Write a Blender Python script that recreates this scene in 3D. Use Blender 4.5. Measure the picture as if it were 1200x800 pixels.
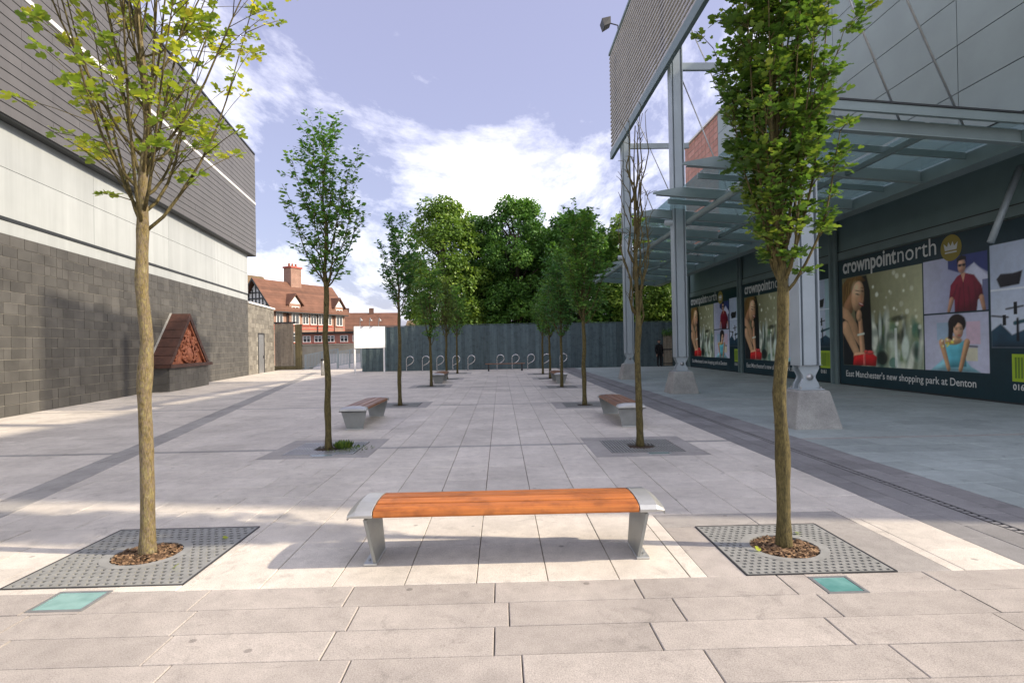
import bpy, math, random
import numpy as np
from mathutils import Vector, Matrix
R = math.radians
for o in list(bpy.data.objects): bpy.data.objects.remove(o)
scene = bpy.context.scene
COL = scene.collection

# ------------------------------------------------------------------ camera
F, H, RO = 660.0, 1.65, 0.018
YAW, PIT = math.atan(13.1/660), math.atan(3.73/660)
cam_d = bpy.data.cameras.new('camera'); cam = bpy.data.objects.new('camera', cam_d); COL.objects.link(cam)
cam_d.sensor_width = 36; cam_d.lens = F/1200*36; cam_d.clip_start = 0.05; cam_d.clip_end = 2000
fwd = Vector((math.sin(YAW)*math.cos(PIT), math.cos(YAW)*math.cos(PIT), math.sin(PIT)))
rgt = Vector((math.cos(YAW), -math.sin(YAW), 0)); upv = rgt.cross(fwd)
r2 = rgt*math.cos(RO) - upv*math.sin(RO); u2 = upv*math.cos(RO) + rgt*math.sin(RO)
cam.matrix_world = Matrix(((r2.x,u2.x,-fwd.x,0),(r2.y,u2.y,-fwd.y,0),(r2.z,u2.z,-fwd.z,H),(0,0,0,1)))
scene.camera = cam
def proj(p):                       # photo pixel of a world point (only used to rank pieces by size)
    d = Vector(p) - Vector((0,0,H)); w = d.dot(fwd)
    if w < 0.05: return None
    return 600+F*d.dot(r2)/w, 400-F*d.dot(u2)/w, w

# ------------------------------------------------------------------ sky, sun, exposure
SUN_EL = 32.6
sd = Vector((1, -0.15, 0)).normalized()
SUN_DIR = Vector((sd.x*math.cos(R(SUN_EL)), sd.y*math.cos(R(SUN_EL)), math.sin(R(SUN_EL))))
world = bpy.data.worlds.new('World'); scene.world = world; world.use_nodes = True
nt = world.node_tree; nt.nodes.clear()
def N(nt, t, **kw):
    n = nt.nodes.new(t)
    for k, v in kw.items(): setattr(n, k, v)
    return n
out = N(nt, 'ShaderNodeOutputWorld'); bg = N(nt, 'ShaderNodeBackground'); bg.inputs[1].default_value = 0.15
sky = N(nt, 'ShaderNodeTexSky', sky_type='NISHITA'); sky.sun_disc = False
sky.sun_elevation = R(SUN_EL); sky.sun_rotation = math.atan2(sd.x, sd.y)
sky.air_density = 1.0; sky.dust_density = 2.0; sky.ozone_density = 1.0
geo = N(nt, 'ShaderNodeTexCoord'); sep = N(nt, 'ShaderNodeSeparateXYZ'); nt.links.new(geo.outputs['Generated'], sep.inputs[0])
addz = N(nt, 'ShaderNodeMath', operation='ADD'); nt.links.new(sep.outputs[2], addz.inputs[0]); addz.inputs[1].default_value = 0.18
mx = N(nt, 'ShaderNodeMath', operation='MAXIMUM'); nt.links.new(addz.outputs[0], mx.inputs[0]); mx.inputs[1].default_value = 0.05
dx = N(nt, 'ShaderNodeMath', operation='DIVIDE'); nt.links.new(sep.outputs[0], dx.inputs[0]); nt.links.new(mx.outputs[0], dx.inputs[1])
dy = N(nt, 'ShaderNodeMath', operation='DIVIDE'); nt.links.new(sep.outputs[1], dy.inputs[0]); nt.links.new(mx.outputs[0], dy.inputs[1])
cmb = N(nt, 'ShaderNodeCombineXYZ'); nt.links.new(dx.outputs[0], cmb.inputs[0]); nt.links.new(dy.outputs[0], cmb.inputs[1])
CLOUD_OFF = (10.42, 15.9, 3.0)
mp = N(nt, 'ShaderNodeMapping'); nt.links.new(cmb.outputs[0], mp.inputs[0]); mp.inputs[1].default_value = CLOUD_OFF; mp.inputs[3].default_value = (1.0, 0.62, 1)
no = N(nt, 'ShaderNodeTexNoise'); no.inputs['Scale'].default_value = 1.1; no.inputs['Detail'].default_value = 9; no.inputs['Roughness'].default_value = 0.66; no.inputs['Distortion'].default_value = 0.35
nt.links.new(mp.outputs[0], no.inputs['Vector'])
rp = N(nt, 'ShaderNodeValToRGB'); rp.color_ramp.elements[0].position = 0.44; rp.color_ramp.elements[1].position = 0.80
rp.color_ramp.elements[0].color = (0.0, 0.0, 0.0, 1); rp.color_ramp.elements[1].color = (1, 1, 1, 1)
em = rp.color_ramp.elements.new(0.53); em.color = (0.08, 0.08, 0.08, 1); em2 = rp.color_ramp.elements.new(0.62); em2.color = (0.3, 0.3, 0.3, 1)
nt.links.new(no.outputs['Fac'], rp.inputs[0])
veil = N(nt, 'ShaderNodeMixRGB', blend_type='MIX'); veil.inputs[0].default_value = 0.8
nt.links.new(sky.outputs[0], veil.inputs[1]); veil.inputs[2].default_value = (0.92, 0.86, 1.28, 1)      # thin high lavender veil over the whole sky
mixc = N(nt, 'ShaderNodeMixRGB'); nt.links.new(rp.outputs[0], mixc.inputs[0]); nt.links.new(veil.outputs[0], mixc.inputs[1])
mixc.inputs[2].default_value = (17.0, 16.3, 15.4, 1)
nt.links.new(mixc.outputs[0], bg.inputs[0]); nt.links.new(bg.outputs[0], out.inputs[0])
sun_d = bpy.data.lights.new('sun', 'SUN'); sun_d.energy = 2.0; sun_d.angle = R(1.0); sun_d.color = (1.0, 0.86, 0.68)
sun = bpy.data.objects.new('sun', sun_d); COL.objects.link(sun); sun.location = (30, -10, 30)
sun.rotation_euler = (-SUN_DIR).to_track_quat('-Z', 'Y').to_euler()
scene.view_settings.view_transform = 'Standard'; scene.view_settings.look = 'None'
scene.view_settings.gamma = 1; scene.view_settings.exposure = 1.68
scene.render.engine = 'CYCLES'

# ------------------------------------------------------------------ materials
M = {}
def lin(c): return tuple(((x/255)/12.92 if x/255 <= 0.04045 else ((x/255+0.055)/1.055)**2.4) for x in c)
class MT:
    def __init__(s, name, rough=0.7, metal=0.0, spec=0.4):
        s.m = bpy.data.materials.new(name); s.m.use_nodes = True; s.nt = s.m.node_tree
        s.b = s.nt.nodes['Principled BSDF']; s.b.inputs['Roughness'].default_value = rough; s.b.inputs['Metallic'].default_value = metal
        s.b.inputs['Specular IOR Level'].default_value = spec; s.out = s.nt.nodes['Material Output']; M[name] = s.m
        s.co = N(s.nt, 'ShaderNodeTexCoord')
        s.hasobj = False
    def n(s, t, **k): return N(s.nt, t, **k)
    def l(s, a, b): s.nt.links.new(a, b)
    def pos(s):
        g = s.n('ShaderNodeNewGeometry'); return g.outputs['Position']
    def noise(s, scale, detail=4, rough=0.55, vec=None, dist=0):
        n = s.n('ShaderNodeTexNoise'); n.inputs['Scale'].default_value = scale; n.inputs['Detail'].default_value = detail; n.inputs['Roughness'].default_value = rough; n.inputs['Distortion'].default_value = dist
        s.l(vec if vec is not None else s.pos(), n.inputs['Vector']); return n.outputs['Fac']
    def ramp(s, fac, stops):
        r = s.n('ShaderNodeValToRGB'); e = r.color_ramp.elements
        while len(e) < len(stops): e.new(0.5)
        for x, (p, c) in zip(e, stops): x.position = p; x.color = (*c, 1) if len(c) == 3 else c
        s.l(fac, r.inputs[0]); return r.outputs[0]
    def mul(s, a, b, f=1.0):
        m = s.n('ShaderNodeMixRGB', blend_type='MULTIPLY'); m.inputs[0].default_value = f; s.l(a, m.inputs[1])
        if isinstance(b, tuple): m.inputs[2].default_value = (*b, 1)
        else: s.l(b, m.inputs[2])
        return m.outputs[0]
    def mix(s, f, a, b):
        m = s.n('ShaderNodeMixRGB')
        if isinstance(f, float): m.inputs[0].default_value = f
        else: s.l(f, m.inputs[0])
        for i, x in ((1, a), (2, b)):
            if isinstance(x, tuple): m.inputs[i].default_value = (*x, 1)
            else: s.l(x, m.inputs[i])
        return m.outputs[0]
    def rand(s):                     # one number per piece: object random + 'v' attribute of joined pieces
        oi = s.n('ShaderNodeObjectInfo'); at = s.n('ShaderNodeAttribute'); at.attribute_name = 'v'
        a = s.n('ShaderNodeMath', operation='ADD'); s.l(oi.outputs['Random'], a.inputs[0]); s.l(at.outputs['Fac'], a.inputs[1])
        f = s.n('ShaderNodeMath', operation='FRACT'); s.l(a.outputs[0], f.inputs[0]); return f.outputs[0]
    def col(s, c):
        if isinstance(c, tuple): s.b.inputs['Base Color'].default_value = (*c, 1)
        else: s.l(c, s.b.inputs['Base Color'])
        return s
    def bump(s, fac, strength=0.3, dist=0.01):
        b = s.n('ShaderNodeBump'); b.inputs['Strength'].default_value = strength; b.inputs['Distance'].default_value = dist
        s.l(fac, b.inputs['Height']); s.l(b.outputs[0], s.b.inputs['Normal']); return s
    def roughv(s, fac, lo, hi):
        m = s.n('ShaderNodeMapRange'); m.inputs[3].default_value = lo; m.inputs[4].default_value = hi; s.l(fac, m.inputs[0]); s.l(m.outputs[0], s.b.inputs['Roughness']); return s
def g3(v): return (v, v, v)
def granite(name, c, var=0.1, speck=0.35, bump=0.25):
    t = MT(name, 0.72, spec=0.35)
    base = t.ramp(t.rand(), [(0, tuple(x*(1-var) for x in c)), (0.5, c), (1, tuple(x*(1+var) for x in c))])
    sp = t.ramp(t.noise(140, 3, 0.7), [(0.3, g3(1-speck)), (0.52, g3(1.0)), (0.75, g3(1+speck*0.5))])
    st = t.ramp(t.noise(0.8, 6, 0.65), [(0.3, g3(0.8)), (0.62, g3(1.08))])
    st2 = t.ramp(t.noise(7, 5, 0.7), [(0.28, g3(0.86)), (0.6, g3(1.04))])
    vo = t.n('ShaderNodeTexVoronoi'); vo.inputs['Scale'].default_value = 2.4; t.l(t.pos(), vo.inputs['Vector'])
    gum = t.ramp(vo.outputs['Distance'], [(0.045, g3(0.6)), (0.062, g3(1.0))])
    wv = t.ramp(t.noise(2.3, 7, 0.75, None, 1.5), [(0.36, g3(0.84)), (0.42, g3(1.0)), (0.62, g3(1.0)), (0.68, g3(0.93))])
    t.col(t.mul(t.mul(t.mul(t.mul(t.mul(base, sp), st), st2), gum), wv)); t.bump(t.noise(90, 4, 0.7), bump, 0.006); t.roughv(t.noise(3, 4), 0.5, 0.85)
    return t
granite('paving_light', (0.655, 0.61, 0.54), 0.07)
granite('paving_coarse', (0.43, 0.395, 0.36), 0.09, 0.4, 0.5)
granite('paving_dark', (0.25, 0.247, 0.245), 0.12)
granite('paving_grey', (0.36, 0.41, 0.395), 0.08)
granite('paving_mid', (0.38, 0.367, 0.345), 0.08)
granite('paving_frame', (0.39, 0.37, 0.345), 0.1)
t = MT('bedding', 0.95); t.col(t.ramp(t.noise(30), [(0.3, (0.17, 0.15, 0.125)), (0.7, (0.27, 0.24, 0.2))]))
t = MT('far_ground', 0.95); t.col(t.ramp(t.noise(0.15, 6), [(0.3, (0.05, 0.07, 0.03)), (0.7, (0.12, 0.11, 0.08))]))
t = MT('slate_block', 0.55, spec=0.4)
b0 = t.ramp(t.rand(), [(0, (0.07, 0.068, 0.062)), (0.45, (0.083, 0.081, 0.073)), (0.8, (0.091, 0.088, 0.08)), (1, (0.107, 0.104, 0.094))])
t.col(t.mul(t.mul(b0, t.ramp(t.noise(1.3, 6, 0.6), [(0.3, g3(0.72)), (0.7, g3(1.2))])), t.ramp(t.noise(60, 3), [(0.3, g3(0.85)), (0.7, g3(1.1))]))); t.bump(t.noise(40, 4), 0.25, 0.006)
t = MT('mortar', 0.95); t.col(t.ramp(t.noise(8), [(0.3, (0.28, 0.265, 0.23)), (0.7, (0.40, 0.38, 0.33))]))
def painted(name, c, rough=0.45, metal=0.0, var=0.08, sc=2.0):
    t = MT(name, rough, metal); lo = tuple(x*(1-var) for x in c); hi = tuple(min(1, x*(1+var)) for x in c)
    s1 = t.ramp(t.noise(sc, 5, 0.6), [(0.3, lo), (0.7, hi)]); s2 = t.ramp(t.rand(), [(0, g3(0.95)), (1, g3(1.03))])
    t.col(t.mul(s1, s2)); t.roughv(t.noise(sc*4, 4), rough-0.08, rough+0.12); t.bump(t.noise(sc*10, 3), 0.03, 0.004); return t
def streaked(name, c, rough, amt):
    t = MT(name, rough); m = t.n('ShaderNodeMapping'); t.l(t.pos(), m.inputs[0]); m.inputs[3].default_value = (2.2, 2.2, 0.12)
    t.col(t.mul(t.mul(t.ramp(t.noise(1, 6, 0.65, m.outputs[0]), [(0.3, tuple(x*(1-amt) for x in c)), (0.62, c)]), t.ramp(t.rand(), [(0, g3(0.94)), (1, g3(1.04))])), t.ramp(t.noise(0.5, 4), [(0.3, g3(0.9)), (0.7, g3(1.05))])))
streaked('white_cladding', (0.42, 0.45, 0.445), 0.4, 0.16); streaked('grey_plank', (0.115, 0.113, 0.113), 0.5, 0.14)
painted('white_trim', (0.78, 0.78, 0.76), 0.5); painted('dark_trim', (0.03, 0.034, 0.036), 0.5)
painted('grey_panel', (0.265, 0.315, 0.305), 0.42, 0.15, 0.1, 0.6); painted('teal_wall', (0.145, 0.215, 0.215), 0.5, 0, 0.1, 0.8)
painted('steel_paint', (0.36, 0.415, 0.44), 0.42, 0.2); painted('canopy_steel', (0.235, 0.295, 0.295), 0.42, 0.2); painted('steel_green', (0.17, 0.23, 0.23), 0.45, 0.2); painted('slat_metal', (0.40, 0.38, 0.345), 0.45, 0.2)
painted('galv', (0.42, 0.43, 0.43), 0.38, 0.75, 0.12, 8); painted('cast_steel', (0.52, 0.53, 0.51), 0.32, 0.6, 0.1, 6)
painted('bench_leg', (0.28, 0.295, 0.285), 0.4, 0.35, 0.1, 6); painted('stainless', (0.62, 0.62, 0.62), 0.25, 0.95, 0.05, 5)
painted('iron_grate', (0.30, 0.305, 0.29), 0.5, 0.15, 0.15, 9); painted('dark_iron', (0.06, 0.062, 0.065), 0.55, 0.5)
painted('sign_white', (0.8, 0.8, 0.8), 0.5); painted('black_rubber', (0.015, 0.015, 0.015), 0.7)
t = MT('concrete', 0.85); t.col(t.mul(t.ramp(t.noise(2.5, 6, 0.65), [(0.3, (0.25, 0.25, 0.235)), (0.7, (0.40, 0.40, 0.37))]), t.ramp(t.noise(60, 3), [(0.35, g3(0.82)), (0.6, g3(1.05))]))); t.bump(t.noise(25, 5), 0.35, 0.01)
t = MT('cream_wall', 0.85); t.col(t.ramp(t.noise(1.2, 6, 0.65), [(0.3, (0.42, 0.36, 0.27)), (0.7, (0.58, 0.52, 0.41))]))
def wood(name, c0, c1, rough=0.45, axis=0, scale=1.0):
    t = MT(name, rough, spec=0.45); tc = t.co.outputs['Object']
    m = t.n('ShaderNodeMapping'); t.l(tc, m.inputs[0]); sc = [38*scale]*3; sc[axis] = 1.6*scale; m.inputs[3].default_value = sc
    oi = t.n('ShaderNodeObjectInfo'); ad = t.n('ShaderNodeVectorMath', operation='ADD'); t.l(m.outputs[0], ad.inputs[0])
    ms = t.n('ShaderNodeMath', operation='MULTIPLY'); ms.inputs[1].default_value = 40; t.l(oi.outputs['Random'], ms.inputs[0]); t.l(ms.outputs[0], ad.inputs[1])
    n1 = t.noise(1, 6, 0.6, ad.outputs[0], 0.6)
    t.col(t.mul(t.ramp(n1, [(0.28, c0), (0.72, c1)]), t.mul(t.ramp(t.rand(), [(0, g3(0.74)), (1, g3(1.12))]), t.ramp(t.noise(5, 6, 0.7), [(0.32, g3(0.66)), (0.5, g3(1.0)), (0.7, g3(1.1))])))); t.bump(n1, 0.2, 0.003); return t
wood('bench_wood', (0.29, 0.08, 0.012), (0.50, 0.17, 0.032)); wood('bench_wood_old', (0.20, 0.085, 0.04), (0.34, 0.165, 0.085), 0.4, 0)
wood('fence_wood', (0.078, 0.122, 0.135), (0.128, 0.178, 0.19), 0.7, 2, 0.25); wood('old_timber', (0.24, 0.20, 0.15), (0.42, 0.36, 0.28), 0.8, 2, 0.3)
wood('moss_timber', (0.10, 0.085, 0.04), (0.22, 0.18, 0.09), 0.85, 2, 0.3)
t = MT('terracotta', 0.7); t.col(t.ramp(t.noise(5, 6, 0.7), [(0.3, (0.14, 0.04, 0.022)), (0.7, (0.42, 0.16, 0.085))])); t.bump(t.noise(14, 5), 0.8, 0.03)
t = MT('terracotta_dark', 0.6); t.col(t.ramp(t.noise(4, 6, 0.7), [(0.3, (0.035, 0.017, 0.013)), (0.7, (0.085, 0.038, 0.027))])); t.bump(t.noise(20, 4), 0.3, 0.01)
t = MT('terracotta_tile', 0.6); t.col(t.ramp(t.rand(), [(0, (0.40, 0.18, 0.13)), (1, (0.52, 0.25, 0.19))]))
def brickmat(name, c0, c1, mort, sc=1.0):
    t = MT(name, 0.85); b = t.n('ShaderNodeTexBrick'); b.inputs['Scale'].default_value = sc; b.inputs['Mortar Size'].default_value = 0.012; b.inputs['Brick Width'].default_value = 0.23; b.inputs['Row Height'].default_value = 0.08
    for k, c in (('Color1', c0), ('Color2', c1), ('Mortar', mort)): b.inputs[k].default_value = (*c, 1)
    sp = t.n('ShaderNodeSeparateXYZ'); t.l(t.co.outputs['Object'], sp.inputs[0]); cb = t.n('ShaderNodeCombineXYZ'); ad = t.n('ShaderNodeMath', operation='ADD'); t.l(sp.outputs[0], ad.inputs[0]); t.l(sp.outputs[1], ad.inputs[1])
    t.l(ad.outputs[0], cb.inputs[0]); t.l(sp.outputs[2], cb.inputs[1]); t.l(cb.outputs[0], b.inputs['Vector']); t.col(t.mul(b.outputs['Color'], t.ramp(t.noise(1.5, 5), [(0.3, g3(0.8)), (0.7, g3(1.15))])))
brickmat('red_brick', (0.31, 0.165, 0.115), (0.26, 0.125, 0.09), (0.34, 0.27, 0.22)); brickmat('brown_brick', (0.14, 0.06, 0.04), (0.10, 0.045, 0.03), (0.16, 0.12, 0.1))
painted('red_stone', (0.40, 0.11, 0.08), 0.8); painted('pink_render', (0.46, 0.21, 0.16), 0.85, 0, 0.15)
t = MT('roof_tile', 0.8); t.col(t.mul(t.ramp(t.rand(), [(0, (0.125, 0.062, 0.04)), (1, (0.18, 0.087, 0.056))]), t.ramp(t.noise(1.2, 6, 0.6), [(0.3, g3(0.75)), (0.7, g3(1.15))])))
t = MT('roof_olive', 0.85); t.col(t.ramp(t.noise(2, 5), [(0.3, (0.12, 0.085, 0.045)), (0.7, (0.2, 0.14, 0.08))]))
t = MT('window_glass', 0.08, spec=0.6); t.col((0.05, 0.06, 0.07))
t = MT('light_glass', 0.12, spec=0.6); t.col(t.ramp(t.noise(5, 3), [(0.3, (0.07, 0.23, 0.215)), (0.7, (0.2, 0.42, 0.395))])); t.b.inputs['Coat Weight'].default_value = 0.6
t = MT('canopy_glass', 0.1); tr = t.n('ShaderNodeBsdfTransparent'); tr.inputs[0].default_value = (0.62, 0.72, 0.71, 1); gl = t.n('ShaderNodeBsdfGlossy'); gl.inputs['Roughness'].default_value = 0.15; gl.inputs[0].default_value = (0.7, 0.78, 0.8, 1)
df = t.n('ShaderNodeBsdfTranslucent'); df.inputs[0].default_value = (0.45, 0.54, 0.53, 1); m1 = t.n('ShaderNodeMixShader'); m1.inputs[0].default_value = 0.25; t.l(tr.outputs[0], m1.inputs[1]); t.l(df.outputs[0], m1.inputs[2])
m2 = t.n('ShaderNodeMixShader'); m2.inputs[0].default_value = 0.14; t.l(m1.outputs[0], m2.inputs[1]); t.l(gl.outputs[0], m2.inputs[2]); t.l(m2.outputs[0], t.out.inputs[0])
def bark(name, stops):
    t = MT(name, 0.85); m = t.n('ShaderNodeMapping'); t.l(t.co.outputs['Object'], m.inputs[0]); m.inputs[3].default_value = (26, 26, 11)
    n1 = t.noise(1.0, 6, 0.65, m.outputs[0], 0.4); m2_ = t.n('ShaderNodeMapping'); t.l(t.co.outputs['Object'], m2_.inputs[0]); m2_.inputs[3].default_value = (110, 110, 26)
    t.col(t.mul(t.ramp(n1, stops), t.ramp(t.noise(1.0, 5, 0.7, m2_.outputs[0]), [(0.34, g3(0.45)), (0.55, g3(1.05)), (0.7, g3(1.25))]))); t.bump(t.noise(1.0, 5, 0.7, m2_.outputs[0]), 0.9, 0.014)
bark('bark_pale', [(0.32, (0.10, 0.07, 0.04)), (0.42, (0.21, 0.165, 0.06)), (0.5, (0.20, 0.155, 0.105)), (0.58, (0.24, 0.20, 0.075)), (0.7, (0.29, 0.25, 0.18))])
bark('bark_olive', [(0.3, (0.045, 0.036, 0.015)), (0.5, (0.11, 0.09, 0.03)), (0.75, (0.17, 0.135, 0.055))])
bark('bark_dark', [(0.3, (0.035, 0.028, 0.02)), (0.7, (0.09, 0.07, 0.05))])
def leafmat(name, stops, trans=0.4):
    t = MT(name, 0.5, spec=0.35); g = t.n('ShaderNodeNewGeometry'); at = t.n('ShaderNodeAttribute'); at.attribute_name = 'v'
    c = t.ramp(at.outputs['Fac'], stops); t.col(c)
    tl = t.n('ShaderNodeBsdfTranslucent'); br = t.mul(c, (1.25, 1.3, 0.7)); t.l(br, tl.inputs[0]); ms = t.n('ShaderNodeMixShader'); ms.inputs[0].default_value = trans
    t.l(t.b.outputs[0], ms.inputs[1]); t.l(tl.outputs[0], ms.inputs[2]); t.l(ms.outputs[0], t.out.inputs[0])
leafmat('leaf_yellow', [(0, (0.126, 0.213, 0.034)), (0.35, (0.250, 0.343, 0.047)), (0.7, (0.423, 0.475, 0.056)), (1, (0.806, 0.687, 0.079))])
leafmat('leaf_green', [(0, (0.047, 0.103, 0.022)), (0.5, (0.095, 0.182, 0.034)), (0.85, (0.190, 0.266, 0.042)), (1, (0.298, 0.338, 0.061))])
leafmat('leaf_mid', [(0, (0.057, 0.151, 0.040)), (0.6, (0.124, 0.272, 0.060)), (1, (0.249, 0.363, 0.070))])
leafmat('leaf_cool', [(0, (0.047, 0.136, 0.046)), (0.6, (0.106, 0.251, 0.073)), (1, (0.200, 0.335, 0.084))])
leafmat('leaf_forest', [(0, (0.040, 0.097, 0.025)), (0.5, (0.088, 0.208, 0.043)), (1, (0.185, 0.337, 0.065))], 0.3)
leafmat('leaf_forest_b', [(0, (0.058, 0.109, 0.025)), (0.5, (0.128, 0.233, 0.043)), (1, (0.268, 0.377, 0.065))], 0.3)
leafmat('leaf_fine', [(0, (0.070, 0.119, 0.028)), (0.6, (0.119, 0.196, 0.042)), (1, (0.182, 0.238, 0.056))])
t = MT('mulch', 0.9); t.col(t.ramp(t.rand(), [(0, (0.07, 0.042, 0.022)), (0.5, (0.17, 0.10, 0.055)), (1, (0.34, 0.22, 0.12))]))
t = MT('soil', 0.95); t.col(t.ramp(t.noise(25), [(0.3, (0.03, 0.02, 0.012)), (0.7, (0.07, 0.048, 0.03))]))
t = MT('print', 0.35, spec=0.4); at = t.n('ShaderNodeAttribute'); at.attribute_name = 'ink'; t.col(at.outputs['Color'])
painted('letter_white', (0.62, 0.64, 0.62), 0.5); painted('poster_base', (0.30, 0.17, 0.075), 0.8); painted('lime', (0.36, 0.52, 0.03), 0.5); painted('olive_badge', (0.30, 0.24, 0.05), 0.5); painted('lime_dark', (0.13, 0.22, 0.03), 0.5)
painted('black_cloth', (0.012, 0.012, 0.014), 0.9); t = MT('skin', 0.6); t.col((0.42, 0.25, 0.18)); painted('hair', (0.02, 0.014, 0.01), 0.6)

# ------------------------------------------------------------------ mesh helpers
class MB:
    def __init__(s): s.v = []; s.f = []; s.a = []
    def add(s, vs, fs, val=0.0):
        o = len(s.v); s.v += [tuple(p) for p in vs]; s.f += [tuple(i+o for i in f) for f in fs]; s.a += [val]*len(vs); return s
    def box(s, x0, x1, y0, y1, z0, z1, val=0.0):
        return s.add([(x0,y0,z0),(x1,y0,z0),(x1,y1,z0),(x0,y1,z0),(x0,y0,z1),(x1,y0,z1),(x1,y1,z1),(x0,y1,z1)],
            [(0,3,2,1),(4,5,6,7),(0,1,5,4),(1,2,6,5),(2,3,7,6),(3,0,4,7)], val)
    def prism(s, poly, z0, z1, cham=0.0, val=0.0):         # plan polygon, anticlockwise
        n = len(poly); vs = [(x,y,z0) for x,y in poly]
        if cham:
            cx = sum(p[0] for p in poly)/n; cy = sum(p[1] for p in poly)/n
            vs += [(x,y,z1-cham) for x,y in poly]
            ins = []
            for x, y in poly:
                d = math.hypot(x-cx, y-cy) or 1; ins.append((x-(x-cx)/d*cham*1.3, y-(y-cy)/d*cham*1.3, z1))
            vs += ins; fs = [tuple(range(2*n, 3*n))]
            for k in (0, 1):
                for i in range(n): j = (i+1) % n; fs.append((k*n+i, k*n+j, (k+1)*n+j, (k+1)*n+i))
        else:
            vs += [(x,y,z1) for x,y in poly]; fs = [tuple(range(n, 2*n)), tuple(range(n-1, -1, -1))]
            for i in range(n): j = (i+1) % n; fs.append((i, j, n+j, n+i))
        return s.add(vs, fs, val)
    def extrude(s, poly, o, ax, ay, an, d, val=0.0):       # polygon in plane (o, ax, ay) pushed d along an
        o, ax, ay, an = map(Vector, (o, ax, ay, an)); n = len(poly)
        a = [o+ax*x+ay*y for x, y in poly]; b = [p+an*d for p in a]
        fs = [tuple(range(n)), tuple(range(2*n-1, n-1, -1))]+[((i+1) % n, i, n+i, n+(i+1) % n) for i in range(n)]
        return s.add(a+b, fs, val)
    def tube(s, pts, rad, n=8, val=0.0, cap=True, jit=0.0, rng=None):
        pts = [Vector(p) for p in pts]; m = len(pts)
        if not isinstance(rad, (list, tuple)): rad = [rad]*m
        vs = []; ref = None
        for i, p in enumerate(pts):
            d = (pts[min(i+1, m-1)]-pts[max(i-1, 0)]).normalized()
            if ref is None: ref = Vector((1,0,0)) if abs(d.x) < 0.9 else Vector((0,1,0))
            a = (ref-d*ref.dot(d)).normalized(); b = d.cross(a); ref = a
            for k in range(n):
                q = 2*math.pi*k/n; r = rad[i]*(1+(rng.uniform(-jit, jit) if rng else 0)); vs.append(p+(a*math.cos(q)+b*math.sin(q))*r)
        fs = [(i*n+k, i*n+(k+1) % n, (i+1)*n+(k+1) % n, (i+1)*n+k) for i in range(m-1) for k in range(n)]
        if cap: fs += [tuple(range(n-1, -1, -1)), tuple(range((m-1)*n, m*n))]
        return s.add(vs, fs, val)
    def lathe(s, prof, c=(0,0,0), n=16, val=0.0):
        vs = [(c[0]+r*math.cos(2*math.pi*k/n), c[1]+r*math.sin(2*math.pi*k/n), c[2]+z) for r, z in prof for k in range(n)]; m = len(prof)
        fs = [(i*n+k, i*n+(k+1) % n, (i+1)*n+(k+1) % n, (i+1)*n+k) for i in range(m-1) for k in range(n)]+[tuple(range(n-1, -1, -1)), tuple(range((m-1)*n, m*n))]
        return s.add(vs, fs, val)
    def build(s, name, mat, parent=None, smooth=False, bevel=0.0, org=(0,0,0)):
        me = bpy.data.meshes.new(name); me.from_pydata([(x-org[0], y-org[1], z-org[2]) for x, y, z in s.v], [], s.f)
        if any(s.a):
            at = me.attributes.new('v', 'FLOAT', 'POINT'); at.data.foreach_set('value', s.a)
        me.materials.append(M[mat])
        if smooth: me.polygons.foreach_set('use_smooth', [True]*len(me.polygons))
        me.update()
        o = bpy.data.objects.new(name, me); COL.objects.link(o); o.parent = parent
        if bevel:
            bv = o.modifiers.new('bevel', 'BEVEL'); bv.width = bevel; bv.segments = 2; bv.limit_method = 'ANGLE'
        return o
def box(name, mat, parent, *d, bevel=0.0): return MB().box(*d).build(name, mat, parent, bevel=bevel)
def tag(o, label=None, cat=None, group=None, kind=None):
    for k, v in (('label', label), ('category', cat), ('group', group), ('kind', kind)):
        if v: o[k] = v
    return o
def thing(name, label, cat, loc=(0,0,0), rz=0.0, group=None):
    o = bpy.data.objects.new(name, None); COL.objects.link(o); o.location = loc; o.rotation_euler = (0,0,rz); o.empty_display_size = 0.2
    return tag(o, label, cat, group)
KIDS = {}
def copy_tree(o, parent=None, label=None):
    c = o.copy(); COL.objects.link(c); c.parent = parent
    if label: c['label'] = label
    for ch in list(o.children): copy_tree(ch, c)
    return c
def clip(poly, a, b, c):                                    # keep a*x+b*y <= c
    out = []
    for i in range(len(poly)):
        p, q = poly[i], poly[(i+1) % len(poly)]; dp = a*p[0]+b*p[1]-c; dq = a*q[0]+b*q[1]-c
        if dp <= 0: out.append(p)
        if (dp < 0 < dq) or (dq < 0 < dp): k = dp/(dp-dq); out.append((p[0]+(q[0]-p[0])*k, p[1]+(q[1]-p[1])*k))
    return out
def area(p): return 0.5*sum(p[i][0]*p[(i+1) % len(p)][1]-p[(i+1) % len(p)][0]*p[i][1] for i in range(len(p)))
def pixel_area(corners):
    q = [proj(c) for c in corners]
    if any(x is None for x in q): return 0
    cx = sum(x[0] for x in q)/len(q); cy = sum(x[1] for x in q)/len(q)
    if not (-15 < cx < 1215 and -15 < cy < 815): return 0
    return abs(area([(x[0], x[1]) for x in q]))
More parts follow.
